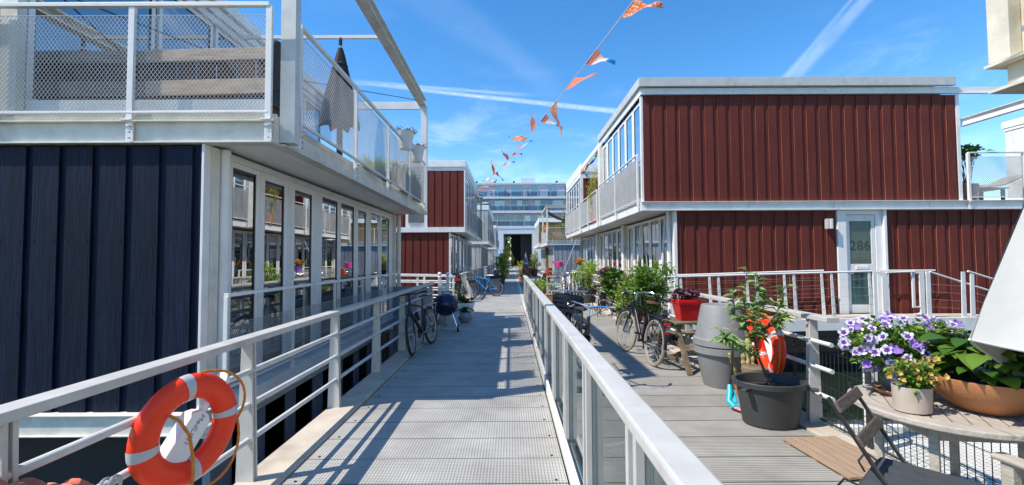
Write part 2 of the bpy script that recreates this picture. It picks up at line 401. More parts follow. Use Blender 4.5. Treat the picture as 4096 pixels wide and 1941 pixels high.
GR = DECK('grating', (.45, .44, .415), .024, .024, .40, .42, .42, .85)
GR2 = DECK('ribbed_deck', (.41, .392, .352), .5, .0285, .40, 1.1, .36, .6)
GR3 = DECK('pontoon_grating', (.66, .66, .62), .06, .03, 1.0, .45, .45, .5)
d = MB(); d.box(-1.64, .40, -3, 64.2, -.12, 0); wk = d.build('walkway', GR, None, kind='structure')
d = MB(); rs = random.Random(2)
for i in range(-6, 40):
    for x in (-1.56, .33):
        d.lathe([(.011, .0), (.011, .004), (.001, .005)], (x+rs.uniform(-.01, .01), .4*i+.05, 0), 8, cap0=False)
d.build('bolts', HULL, wk, kind='structure')
d = MB(); d.box(.56, 2.72, -3, 15.6, -.12, 0); d.box(.56, 2.72, 15.6, 64.2, -.12, 0); d.build('boardwalk', GR2, None, kind='structure')
d = MB(); d.box(.404, .556, 15.7, 64.2, -.12, .004); d.build('boardwalk_joint', ALU, None, kind='structure')
d = MB()
y = -3
for L in (5.2, 4.4, 4.4, 4.0, 4.6, 4.5, 4.5, 4.5, 4.5, 4.5, 4.5, 4.5, 4.5, 4.5, 4.5):
    if y+L > 64.5: L = 64.2-y
    d.box(-1.97, -1.66, y, y+L-.012, -.20, .018)
    d.box(2.74, 3.0, y+.9, y+L+.888 if y+L+.9 < 64 else 64.2, -.20, .018)
    y += L
    if y > 63.5: break
d.build('kerb', TAN, None, kind='structure', bevel=.006)
d = MB(); d.box(-1.9, 2.9, -3, 64, -1.2, -.22); d.build('pontoon_float', HULL, None, kind='structure')

# ------------------------------------------------------------------ walkway rail on the left
def plate_post(m, x, y, z1, w0=.13, w1=.075, t=.02, side=1):
    vs = []
    for yy in (y-t/2, y+t/2):
        vs += [(x-w0/2, yy, 0.0), (x+w0/2, yy, 0.0), (x+w1/2, yy, z1), (x-w1/2, yy, z1)]
    m.add(vs, [(0, 1, 2, 3), (7, 6, 5, 4), (0, 4, 5, 1), (1, 5, 6, 2), (2, 6, 7, 3), (3, 7, 4, 0)])
def walk_rail(name, label, x, y0, y1, ys, xin, group=None, zt=1.05, endcap=False):
    t = T(name, label, 'railing', (x, y0, 0))
    o = (x, y0, 0)
    m = MB(o); yy = y0
    while yy < y1-.01: e_ = min(y1, yy+3.02); m.box(x-.06, x+.06, yy, e_-.004, zt-.045, zt); yy = e_
    m.build('handrail', ALU, t, bevel=.005)
    for yy in ys:
        m = MB(o); plate_post(m, x, yy, zt-.046); plate_post(m, x, yy+.035, zt-.046)
        m.build('post', ALU, t, bevel=.002)
    for zz in (.80, .56, .31):
        m = MB(o); m.tube([(x+xin*.02, y0, zz), (x+xin*.02, y1-.05, zz)], .021, 10); m.build('rail', GALV, t, smooth=True)
    return t
walk_rail('walkway_railing', 'long grey metal railing with four rails beside the navy house, lifebuoy hung on it', -1.91, -2.5, 10.75,
          [-1.4, .1, 1.66, 3.22, 4.80, 6.28, 7.75, 9.2, 10.5], 1)
walk_rail('walkway_railing', 'grey metal railing behind the picnic table and barrel planters, ending near the wire fence', 2.93, 4.03, 21.0,
          [4.3, 5.8, 7.3, 8.8, 10.3, 11.8, 13.3, 14.8, 16.3, 17.8, 19.3, 20.8], -1)

# ------------------------------------------------------------------ glass balustrade between the two decks
t = T('glass_balustrade', 'long grey balustrade with glass panels between the two decks', 'balustrade', (.485, 0, 0)); o = (.485, 0, 0)
m = MB(o); yy = .2
segs = [(.2, 4.55), (4.556, 9.05), (9.056, 15.6)]
for a, b in segs: m.box(.428, .548, a, b, .965, 1.02)
m.build('handrail', ALU, t, bevel=.012)
m = MB(o); m.box(.418, .446, .2, 15.55, -.04, .13); m.build('kick_plate', WHITE, t, bevel=.003)
m = MB(o); m.box(.455, .515, .2, 15.55, .02, .075); m.build('bottom_rail', ALU, t, bevel=.003)
ys = [.62+1.03*i for i in range(15)]
for yy in ys:
    m = MB(o); m.box(.435, .470, yy-.07, yy-.035, .13, .964); m.box(.435, .470, yy+.035, yy+.07, .13, .964)
    m.box(.470, .530, yy-.06, yy-.052, .08, .964); m.box(.470, .530, yy+.052, yy+.06, .08, .964)
    m.build('post', ALU, t, bevel=.003)
for a, b in zip(ys[:-1], ys[1:]):
    m = MB(o); m.box(.484, .492, a+.075, b-.075, .085, .955); m.build('glass_panel', BALGLASS, t)

# ------------------------------------------------------------------ side fences, pontoon and gangways on the right
t = T('wire_fence', 'dark wire mesh fence panel beside the oval tub', 'fence', (2.97, 4.1, 0)); o = (2.97, 4.1, 0)
def wire_fence(t, o, x, y0, y1, h):
    m = MB(o); r = .07
    m.tube([(x, y0, .02), (x, y0, h-r), (x, y0+.02, h-.02), (x, y0+r, h), (x, y1-r, h), (x, y1-.02, h-.02), (x, y1, h-r), (x, y1, .02)], .014, 8)
    m.tube([(x, y0, .05), (x, y1, .05)], .010, 6)
    m.build('frame', WIREDARK, t, smooth=True)
    m = MB(o); k = int((y1-y0)/.05)
    for i in range(1, k): m.beam((x, y0+(y1-y0)*i/k, .05), (x, y0+(y1-y0)*i/k, h), .004, .004, (1, 0, 0))
    for i in range(1, int(h/.17)+1): m.beam((x+.004, y0, .05+i*.165), (x+.004, y1, .05+i*.165), .004, .004)
    m.build('wire_mesh', WIREDARK, t)
wire_fence(t, o, 2.97, 3.72, 4.66, .78)
t = T('wire_fence', 'dark wire mesh fence panel under and behind the round teak table', 'fence', (2.97, 2.9, 0))
wire_fence(t, (2.97, 2.9, 0), 2.97, 2.0, 3.69, .74)
t = T('gangway_post', 'white steel post standing just behind the wire fence panels', 'post', (3.12, 3.9, 0)); o = (3.12, 3.9, 0)
m = MB(o); m.box(3.10, 3.19, 3.87, 3.93, -.3, 1.02); m.build('shaft', WHITE, t, bevel=.004)
m = MB(o); m.box(3.08, 3.21, 3.85, 3.95, 1.021, 1.04); m.build('cap', WHITE, t, bevel=.003)
d = MB(); d.box(3.02, 9.0, 1.6, 4.12, -.16, -.02); d.build('side_pontoon', GR3, None, kind='structure')
d = MB(); d.box(3.02, 9.0, 4.124, 4.2, -.25, .03); d.build('pontoon_edge', WHITE_CLEAN, None, kind='structure')

def wire_gangway(name, label, x0, x1, y0, y1, z0, z1, fz=.26):
    """sloping gangway with a pale deck, deep white side beams"""
    t = T(name, label, 'gangway', (x0, y0, 0)); o = (x0, y0, 0)
    m = MB(o)
    m.add([(x0, y0+.05, z0), (x1, y0+.05, z1), (x1, y1, z1), (x0, y1, z0), (x0, y0+.05, z0-.06), (x1, y0+.05, z1-.06), (x1, y1, z1-.06), (x0, y1, z0-.06)],
          [(0, 1, 2, 3), (7, 6, 5, 4), (0, 4, 5, 1), (1, 5, 6, 2), (2, 6, 7, 3), (3, 7, 4, 0)])
    m.build('deck', TAN, t)
    m = MB(o); m.beam((x0, y0, z0-fz/2+.01), (x1, y0, z1-fz/2+.01), .07, fz); m.build('side_beam', WHITE, t, bevel=.004)
    return t
G = wire_gangway('door_gangway', 'pale gangway with white wire railings leading to the front door of the red house', 3.0, 8.35, 10.05, 10.75, .1, .22)
o = (3.0, 10.05, 0)
def wire_rail(parent, o, pts, n, h, wires=5, tilt=.06, mt=WHITE):
    """thin handrail over flat posts with tensioned wires; pts: two (x, y, zfloor) ends"""
    a, b = Vector(pts[0]), Vector(pts[1])
    m = MB(o); m.tube([a+Vector((0, 0, h)), b+Vector((0, 0, h))], .021, 8); r = m.build('railing', mt, parent, smooth=True)
    for i in range(n+1):
        p = a.lerp(b, i/n)
        m = MB(o); m.add([(p.x-.055, p.y-.008, p.z-.14), (p.x+.03, p.y-.008, p.z-.14), (p.x+.03-tilt, p.y-.008, p.z+h-.02), (p.x-.02-tilt, p.y-.008, p.z+h-.02),
                          (p.x-.055, p.y+.008, p.z-.14), (p.x+.03, p.y+.008, p.z-.14), (p.x+.03-tilt, p.y+.008, p.z+h-.02), (p.x-.02-tilt, p.y+.008, p.z+h-.02)],
                         [(0, 1, 2, 3), (7, 6, 5, 4), (0, 4, 5, 1), (1, 5, 6, 2), (2, 6, 7, 3), (3, 7, 4, 0)])
        m.build('post', mt, r)
    m = MB(o)
    for k in range(wires):
        z = h*(.12+.72*k/max(1, wires-1))
        m.beam(a+Vector((0, -.01, z)), b+Vector((0, -.01, z)), .0035, .0035)
    if wires: m.build('wire', STEEL, r)
    return r
wire_rail(G, o, [(3.05, 10.03, .1), (8.2, 10.03, .22)], 6, 1.06)
wire_rail(G, o, [(3.05, 10.72, .1), (7.6, 10.72, .22)], 5, 1.06)
# landing in front of the door and the stair going down to the far right
t = T('stair_landing', 'white railed landing and ramp going down to the water right of the red house door', 'gangway', (9.0, 10.0, 0)); o = (9.0, 10.0, 0)
m = MB(o); m.box(8.36, 11.2, 10.02, 10.80, .12, .215); m.build('deck', TAN, t)
m = MB(o); m.box(8.32, 12.4, 9.95, 10.015, -.06, .235); m.build('side_beam', WHITE, t, bevel=.004)
def hoop(x, y, z0, z1, w):
    m = MB(o); m.tube([(x-w, y, z0), (x-w, y, z1), (x+w, y, z1), (x+w, y, z0)], .03, 6); return m
m = MB(o); m.box(8.22, 8.30, 10.0, 10.04, .2, 1.27); m.box(8.42, 8.55, 10.0, 10.03, .2, 1.27); m.box(8.30, 8.42, 10.0, 10.03, 1.22, 1.27); m.box(8.30, 8.42, 10.0, 10.03, .30, .34)
m.build('gate_post', WHITE, t, bevel=.003)
m = MB(o); m.box(9.10, 9.16, 10.0, 10.03, .45, 1.27); m.box(9.27, 9.38, 10.0, 10.03, .2, 1.27); m.box(9.42, 9.52, 10.0, 10.03, .2, 1.27); m.box(9.16, 9.27, 10.0, 10.03, 1.22, 1.27); m.box(9.16, 9.27, 10.0, 10.03, .45, .48)
m.build('gate_post', WHITE, t, bevel=.003)
m = MB(o); m.tube([(9.5, 10.0, 1.26), (12.3, 10.0, .35)], .022, 8); m.tube([(9.0, 10.75, 1.27), (10.35, 10.75, 1.27)], .018, 8); m.tube([(10.35, 9.98, 1.27), (13.0, 9.98, .42)], .022, 8)
m.tube([(8.5, 9.98, 1.25), (9.15, 9.98, 1.27)], .018, 8)
m.build('handrail', WHITE, t, smooth=True)
for x, zt in ((10.22, 1.26), (10.42, 1.24), (11.05, .98), (11.7, .75)):
    m = MB(o); m.add([(x-.05, 9.97, -.1), (x+.06, 9.97, -.1), (x+.06, 9.97, zt), (x-.02, 9.97, zt), (x-.05, 9.99, -.1), (x+.06, 9.99, -.1), (x+.06, 9.99, zt), (x-.02, 9.99, zt)],
                     [(0, 1, 2, 3), (7, 6, 5, 4), (0, 4, 5, 1), (1, 5, 6, 2), (2, 6, 7, 3), (3, 7, 4, 0)])
    m.build('post', WHITE, t)
m = MB(o)
for k in range(5):
    z = .3+.17*k
    m.beam((9.52, 9.99, z), (10.3, 9.99, z-.05), .004, .004); m.beam((10.4, 9.99, z), (11.9, 9.99, z-.45), .004, .004)
m.build('wire', STEEL, t)

# gangway to the second left-hand house
t = T('side_gangway', 'white railed gangway crossing to the red house on the far left bank', 'gangway', (-2, 15.5, 0)); o = (-2, 15.5, 0)
m = MB(o); m.box(-9, -1.98, 15.4, 16.7, -.1, .06); m.build('deck', TAN, t)
for yy in (15.45, 16.65):
    m = MB(o); m.beam((-1.95, yy, 1.0), (-9, yy, 1.15), .07, .05); m.build('handrail', WHITE, t, bevel=.004)
    for zz in (.25, .52, .78):
        m = MB(o); m.tube([(-1.95, yy, zz), (-9, yy, zz+.12)], .022, 8); m.build('rail', WHITE, t, smooth=True)
    for i in range(6):
        m = MB(o); m.box(-2.05-1.25*i, -1.98-1.25*i, yy-.02, yy+.02, -.05, 1.0+.02*i); m.build('post', WHITE, t)
walk_rail('walkway_railing', 'grey railing running along the kerb past the blue mountain bike', -1.91, 17.0, 46.0, [17.1+1.5*i for i in range(19)], 1)
t = T('picket_gate', 'small white picket gate with ball topped posts beside the kettle barbecue', 'gate', (-1.95, 13.0, 0)); o = (-1.95, 13.0, 0)
for (x, y) in ((-2.13, 13.2), (-1.86, 13.0)):
    m = MB(o); m.box(x-.04, x+.04, y-.04, y+.04, 0, 1.05); m.lathe([(.04, 1.05), (.06, 1.07), (.025, 1.11)], (x, y, 0), 10); m.ball((x, y, 1.165), .058, 12)
    m.build('post', WHITE_CLEAN, t, smooth=True)
m = MB(o)
for i in range(6):
    x = -2.07+.036*i; m.box(x-.012, x+.012, 13.17-.03*i, 13.18-.03*i, .2, .92+.03*math.cos(i))
m.bx((-1.99, 13.1, .35), (.26, .02, .05), (0, 0, -36)); m.bx((-1.99, 13.1, .8), (.26, .02, .05), (0, 0, -36))
m.build('pickets', WHITE_CLEAN, t)
t = T('gangway_screen', 'solid grey panel with a small dark opening standing behind the leaning black bicycle', 'screen', (-2.1, 10.4, 0)); o = (-2.1, 10.4, 0)
m = MB(o); m.box(-2.9, -2.075, 10.9, 10.96, -.6, .93); m.build('end_panel', HULLG, t); m = MB(o); m.box(-2.07, -2.02, 9.2, 10.95, -.6, .90); m.build('side_panel', HULLG, t)
m = MB(o); m.box(-2.026, -2.012, 9.9, 10.2, .08, .32); m.build('opening', HULL, t)
# ------------------------------------------------------------------ floating houses
GREYGASK = M('grey_gasket', (.10, .105, .105), .6, var=.1)
def cladding(parent, o, x0, x1, z0, z1, y, mt, pitch=.333, gapw=.10, th=.024, start=None, axis='x', name='cladding', nails=True, edge=False):
    """vertical boards over a recessed backing; boards face -y (axis x) """
    m = MB(o)
    m.box(x0, x1, y, y+.05, z0, z1)
    x = (start if start is not None else x0)
    bolts = MB(o)
    while x < x1-.02:
        a, b = max(x0, x), min(x1, x+pitch-gapw)
        if b-a > .02:
            top = z1-.012
            m.box(a, b, y-th, y-.0005, z0, top)
            for zz in (z0+.12, z0+(z1-z0)*.37, z0+(z1-z0)*.64, z1-.1):
                for xx in (a+.03, b-.03): bolts.bx((xx, y-th-.002, zz), (.009, .006, .009))
        x += pitch
    c = m.build(name, mt, parent)
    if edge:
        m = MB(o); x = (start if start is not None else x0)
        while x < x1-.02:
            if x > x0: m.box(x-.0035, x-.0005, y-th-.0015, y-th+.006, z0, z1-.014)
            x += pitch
        m.build('sunlit_edges', REDEDGE, c)  # strips on the left, sunward edges only; their sunlit look is painted
    if nails: bolts.build('nails', mt, c)
    return c

def side_window(parent, o, X, s, y0, y1, z0, z1, fr=.07, pane=None, curt=0, door=False, mt=None, room=None):
    """tall window in a side wall at x = X whose outside is toward s (+1 or -1)"""
    mt = mt or WHITE_CLEAN
    m = MB(o); t0, t1 = X-.04*s, X+.014*s
    f2 = fr*(1.5 if door else 1)
    zb = z0+ (f2 if not door else f2*1.4)
    m.box(t0, t1, y0, y0+f2, z0, z1); m.box(t0, t1, y1-f2, y1, z0, z1)
    m.box(t0, t1, y0+f2, y1-f2, z1-f2, z1); m.box(t0, t1, y0+f2, y1-f2, z0, zb)
    if door:
        m.box(X+.014*s, X+.020*s, y0+.025, y1-.025, z1-.03, z1-.02)
        m.box(X+.014*s, X+.040*s, y0+f2*.3, y0+f2*.6, (z0+z1)/2-.1, (z0+z1)/2+.02)
    w = m.build('window', mt, parent, bevel=.004)
    m = MB(o); m.box(X-.012*s, X-.004*s, y0+f2-.005, y1-f2+.005, zb-.005, z1-f2+.005); m.build('pane', pane or PANE, w)
    m = MB(o); g = .012
    m.box(X+.002*s, X+.010*s, y0+f2, y0+f2+g, zb, z1-f2); m.box(X+.002*s, X+.010*s, y1-f2-g, y1-f2, zb, z1-f2)
    m.box(X+.002*s, X+.010*s, y0+f2+g, y1-f2-g, zb, zb+g); m.box(X+.002*s, X+.010*s, y0+f2+g, y1-f2-g, z1-f2-g, z1-f2)
    m.build('gasket', GREYGASK, w)
    if curt:
        m = MB(o); n = 14; w0, w1 = y0+f2, y0+f2+(y1-y0-2*f2)*curt
        pts = []
        for i in range(n+1):
            yy = w0+(w1-w0)*i/n; pts.append((X-(.13+.03*math.sin(i*2.1))*s, yy))
        vs = [(x, y, zb) for x, y in pts]+[(x, y, z1-f2) for x, y in pts]
        m.add(vs, [(i, i+1, n+2+i, n+1+i) for i in range(n)])
        m.build('curtain', CURT, w, smooth=True)
    return w

def pipe(parent, o, x, y, z0, z1, r=.05, mt=None, clips=(.3, 1.5)):
    m = MB(o); m.tube([(x, y, z0), (x, y, z1)], r, 14)
    for c in clips: m.tube([(x, y, c), (x, y, c+.03)], r+.006, 14)
    p = m.build('downpipe', mt or WHITE, parent, smooth=True)
    m = MB(o)
    for c in clips: m.bx((x-.07, y+.02, c+.02), (.14, .02, .012))
    m.build('clip', STEEL, p)
    return p

def ibeam(m, a, b, h, w, up=(0, 0, 1)):
    a, b = Vector(a), Vector(b)
    m.beam(a, b, .014, h-.026, up)
    for s in (1, -1):
        m.beam(a+Vector((0, 0, s*(h/2-.006))), b+Vector((0, 0, s*(h/2-.006))), w, .012, up)
def bolts(m, pts, ax):
    for p in pts:
        m.bx(p, (.022 if ax != 'x' else .012, .022 if ax != 'y' else .012, .022))

# ================================================================== navy house with terrace (near left)
o = (-6, 4.4, 0)
H = T('floating_house', 'navy board clad floating house with roof terrace and tall white windows', 'house', o, 'floating houses along the jetty')
cladding(H, o, -9.6, -3.075, .118, 2.762, 4.42, NAVY, .333, .075, .026, start=-9.6+.16)
m = MB(o); m.box(-3.072, -3.045, 4.36, 4.46, .095, 2.765); m.build('corner_trim', WHITE, H, bevel=.003)
m = MB(o); m.box(-3.12, -3.045, 4.465, 4.60, .095, 2.765); m.box(-3.12, -3.09, 4.60, 4.78, .095, 2.765); m.build('side_trim', CREAM, H)
# floor beams
m = MB(o); m.box(-9.6, -3.04, 4.33, 4.35, -.075, .105); m.box(-9.6, -3.04, 4.30, 4.42, .105, .116); m.box(-9.6, -3.04, 4.30, 4.42, -.088, -.076)
m.build('floor_beam', CREAM, H, bevel=.002)
m = MB(o); bolts(m, [(-4.82, 4.325, .045), (-4.82, 4.325, -.05), (-3.25, 4.325, .045), (-3.25, 4.325, -.05)], 'y'); m.build('beam_bolts', STEEL, H)
m = MB(o); m.box(-3.02, -3.0, 4.36, 11.75, -.115, .14); m.box(-3.06, -2.94, 4.36, 11.75, .14, .154); m.box(-3.06, -2.94, 4.36, 11.75, -.13, -.116)
m.build('floor_beam', WHITE, H, bevel=.002)
m = MB(o); m.box(-9.6, -3.1, 4.5, 11.75, -1.3, -.135); m.build('hull', HULL, H)
# half-sunk windows in the hull
m = MB(o); m.box(-3.099, -3.02, 4.5, 4.6, -1.2, -.135); m.build('hull_pier', HULLG, H)
ed = [(4.83, 5.36), (5.48, 6.08), (6.25, 6.9), (7.15, 7.85), (8.0, 8.65), (8.85, 9.45), (9.7, 10.3), (10.45, 11.1)]
prev = 4.6
for a, b in ed:
    m = MB(o); m.box(-3.099, -3.03, prev, a, -1.2, -.135); prev = b; m.build('hull_pier', HULLG, H)
m = MB(o); m.box(-3.099, -3.03, prev, 11.75, -1.2, -.135)
m.build('hull_pier', HULLG, H)
for a, b in ed:
    w = side_window(H, o, -3.06, 1, a+.001, b-.001, -.92, -.14, .055, PANE_DARK, mt=HULLG)
# tall windows of the ground floor
wins = [(4.79, 5.36, 0), (5.40, 6.05, 1), (6.16, 6.88, 1), (7.10, 7.86, 0), (7.90, 8.68, 0), (8.76, 9.42, 1), (9.62, 10.34, 0), (10.4, 11.16, 0)]
prev = 4.785; m = MB(o)
for a, b, dr in wins:
    if a-prev > .02: m.box(-3.10, -3.06, prev+.001, a-.001, .16, 2.69)
    prev = b
m.box(-3.10, -3.06, prev+.001, 11.72, .16, 2.69); m.box(-3.10, -3.055, 4.79, 11.72, 2.692, 2.765)
m.box(-3.055, -3.045, 4.79, 11.72, 2.72, 2.74)
m.build('window_surround', WHITE, H, bevel=.003)
for i, (a, b, dr) in enumerate(wins):
    side_window(H, o, -3.08, 1, a, b, .17, 2.69, .06, None, (.3, .38, .2, .34, .25, .3, 0, .9)[i], dr)  # several of these pale curtains are added to lighten the windows
m = MB(o); m.bx((-2.98, 9.95, 1.4), (.02, .06, 2.3), (4, 0, 0)); m.build('open_sash', WHITE, H)
# dim rooms behind
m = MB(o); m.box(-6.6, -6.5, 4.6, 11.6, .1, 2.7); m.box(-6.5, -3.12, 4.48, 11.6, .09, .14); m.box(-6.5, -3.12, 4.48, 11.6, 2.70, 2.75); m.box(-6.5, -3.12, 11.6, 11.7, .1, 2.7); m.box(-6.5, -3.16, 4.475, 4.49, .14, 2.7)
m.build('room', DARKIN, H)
pipe(H, o, -3.03, 4.66, -.1, 2.765, .052, clips=(.75, 2.35))
pipe(H, o, -2.95, 11.62, -.1, 2.765, .05, clips=(.9, 2.2))
m = MB(o); m.box(-3.10, -3.0, 11.4, 11.55, .16, 2.76); m.build('corner_trim', CREAM, H)
railing(H, (-2.84, 4.42), (-2.84, 11.2), .33, 1.27, 5, WHITE, .036, .052, .0012, post=(.04, .02), drop=.2, o=o, plates=False, h=.035, gap=.28)
m = MB(o); m.box(-3.0, -2.80, 4.4, 11.25, .20, .215); m.box(-2.83, -2.81, 4.4, 11.25, .06, .20); m.build('ledge', WHITE, H)
# terrace slab
m = MB(o); m.box(-9.6, -2.45, 4.5, 11.7, 2.80, 2.82); m.build('soffit', SOFFIT, H)
m = MB(o); m.box(-9.6, -2.45, 4.55, 11.7, 2.83, 3.08); m.build('terrace_floor', GALV, H)
m = MB(o)
m.box(-9.6, -2.362, 4.385, 4.405, 2.79, 2.985); m.box(-9.6, -2.355, 4.335, 4.47, 2.985, 2.998); m.box(-9.6, -2.355, 4.335, 4.47, 2.770, 2.785)
m.box(-9.6, -2.36, 4.40, 4.43, 3.0, 3.075)
m.box(-2.385, -2.362, 4.41, 11.75, 2.79, 2.985); m.box(-2.45, -2.355, 4.475, 11.75, 2.985, 2.998); m.box(-2.45, -2.30, 4.475, 11.75, 2.770, 2.785); m.box(-2.41, -2.385, 4.475, 11.75, 3.0, 3.075)
m.build('edge_beam', CREAM, H, bevel=.002)
m = MB(o); m.box(-9.6, -2.52, 4.52, 4.545, 3.085, 3.27); m.build('kick_board', WHITE, H)
railing(H, (-6.55, 4.36), (-2.415, 4.36), 3.08, 4.195, 3, WHITE, .041, .056, .0016, post=(.035, .06), o=o, h=.04, gap=.085)
railing(H, (-2.25, 4.66), (-2.25, 11.45), 3.06, 4.13, 4, WHITE, .045, .06, .0018, post=(.05, .035), o=o, h=.04, gap=.08)
# steel frame over the terrace
m = MB(o); m.box(-2.36, -2.205, 4.47, 4.485, 2.80, 5.679); m.box(-2.35, -2.215, 4.487, 4.60, 2.80, 5.679)
m.build('frame_post', GALV, H, bevel=.003)
m = MB(o); m.box(-2.36, -2.21, 11.55, 11.68, 2.78, 5.679); m.build('frame_post', WHITE, H, bevel=.003)
m = MB(o); m.box(-2.43, -2.24, 4.45, 11.70, 5.85, 5.87); m.box(-2.345, -2.325, 4.45, 11.70, 5.70, 5.85); m.box(-2.43, -2.24, 4.45, 11.70, 5.68, 5.70)
m.build('frame_beam', CREAM, H, bevel=.002)
m = MB(o); m.box(-5.1, -2.365, 11.60, 11.66, 5.60, 5.80); m.build('frame_beam', WHITE, H, bevel=.002)
m = MB(o); m.box(-5.1, -2.435, 8.0, 8.04, 5.69, 5.75); m.build('cross_tie', WHITE, H)
m = MB(o); m.tube([(-5.0, 4.9, 4.6), (-4.0, 7.3, 4.7), (-2.34, 11.3, 5.72)], .008, 5); m.tube([(-4.6, 5.4, 6.6), (-4.9, 5.3, 4.9)], .010, 5); m.build('cable', BLACKM, H)
# set-back upper storey
m = MB(o); m.box(-9.6, -5.11, 4.43, 4.52, 3.08, 5.71); m.box(-5.10, -5.02, 4.42, 4.51, 3.08, 5.71); m.build('upper_wall', CREAM, H, bevel=.003)
m = MB(o); m.box(-9.6, -4.92, 4.4, 11.7, 5.72, 5.86); m.box(-9.6, -4.84, 4.35, 11.75, 5.87, 6.06); m.box(-5.04, -4.97, 4.53, 11.7, 5.605, 5.715)
m.build('roof', WHITE, H, bevel=.004)
ys = [(4.53, 6.15), (6.22, 7.35), (7.42, 8.5), (8.56, 9.6), (9.66, 10.6), (10.66, 11.6)]
for a, b in ys: side_window(H, o, -5.04, 1, a, b, 3.25, 5.6, .065, PANE_SKY, .4 if a > 8 else 0)
m = MB(o); m.box(-5.09, -5.02, 4.72, 11.7, 3.08, 3.245); m.build('upper_sill', WHITE, H)
m = MB(o); m.box(-8.0, -7.9, 4.7, 11.6, 3.1, 5.7); m.box(-8.0, -5.1, 4.65, 11.6, 5.64, 5.70); m.box(-8, -5.1, 11.6, 11.7, 3.1, 5.7); m.build('room', DARKIN, H)

# ================================================================== red house (second on the left)
o = (-4, 19.2, 0)
H = T('floating_house', 'red brown board clad house standing behind the white side gangway', 'house', o, 'floating houses along the jetty')
cladding(H, o, -3.62, -2.03, 3.02, 5.47, 19.2, RED, .333, .055, .03, start=-3.62)
cladding(H, o, -9.0, -4.62, 3.02, 5.47, 19.4, RED, .333, .055, .03)
cladding(H, o, -9.0, -2.70, -.05, 2.76, 19.25, RED, .333, .055, .03, start=-9.0+.1)
m = MB(o); m.box(-3.70, -3.63, 19.15, 19.4, 3.0, 5.48); m.box(-4.61, -3.72, 19.3, 19.5, 5.35, 5.48); m.box(-4.61, -4.5, 19.3, 19.4, 3.0, 5.35); m.box(-3.8, -3.72, 19.3, 19.4, 3.0, 5.35); m.box(-4.5, -3.8, 19.3, 19.4, 3.0, 3.2)
w = m.build('window', WHITE_CLEAN, H); m = MB(o); m.box(-4.5, -3.8, 19.35, 19.36, 3.2, 5.35); m.build('pane', PANE_SKY, w)
m = MB(o); mesh_fill(m, (-4.5, 19.27), (-3.8, 19.27), 3.1, 4.1, .06, .08, .004); m.build('mesh_screen', WIRE, w)
m = MB(o); m.box(-2.03, -1.98, 19.15, 19.3, 2.78, 5.48); m.build('corner_trim', WHITE, H); m = MB(o); m.box(-2.695, -2.62, 19.2, 19.35, -.1, 2.76); m.build('corner_trim', WHITE, H)
m = MB(o); m.box(-9, -1.96, 19.12, 25.5, 5.64, 5.92); m.box(-9, -1.99, 19.16, 30, 5.48, 5.635); m.build('roof', WHITE, H, bevel=.004)
m = MB(o); m.box(-9, -1.99, 19.12, 19.2, 2.78, 3.0); m.box(-2.05, -1.99, 19.21, 30, 2.78, 3.0); m.build('floor_beam', WHITE, H)
m = MB(o); m.box(-9, -2.06, 19.3, 30, 2.84, 2.86); m.build('soffit', SOFFIT, H)
m = MB(o); m.box(-9, -2.06, 19.5, 30, 2.87, 2.99); m.build('terrace_floor', GALV, H)
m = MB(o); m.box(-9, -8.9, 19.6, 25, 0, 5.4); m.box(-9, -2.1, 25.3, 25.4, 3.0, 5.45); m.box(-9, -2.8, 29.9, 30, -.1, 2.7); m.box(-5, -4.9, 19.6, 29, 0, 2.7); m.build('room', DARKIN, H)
for i in range(7):
    a = 19.34+i*.86; side_window(H, o, -2.03, 1, a, a+.82, 3.05, 5.45, .09, None, .5 if i % 2 else .9)
for i in range(12):
    a = 19.4+i*.86; side_window(H, o, -2.66, 1, a, a+.80, .1, 2.74, .09, None, (.5, .9, .0, .7)[i % 4])
railing(H, (-1.94, 19.3), (-1.94, 25.3), 3.05, 4.1, 4, WHITE, .08, .10, .005, o=o, plates=False)
railing(H, (-1.94, 25.6), (-1.94, 29.8), 3.05, 4.1, 3, BLACK, .08, .10, .005, o=o, plates=False)
m = MB(o); m.box(-2.06, -1.96, 29.8, 29.95, 2.8, 5.6); m.box(-2.06, -1.96, 25.45, 25.6, 2.8, 5.6); m.build('frame_post', GALV, H)
pipe(H, o, -2.55, 21.6, -.1, 2.75, .05); pipe(H, o, -2.55, 25.2, -.1, 2.75, .05)
m = MB(o); m.box(-9, -2.6, 19.3, 30, -1.2, -.11); m.build('hull', HULL, H)
m = MB(o); m.box(-2.5, -2.35, 28.5, 29.9, 5.0, 5.6); m.bx((-2.2, 28.6, 5.35), (.9, 1.6, .03), (0, -28, 0)); m.build('rolled_awning', TAN, H)

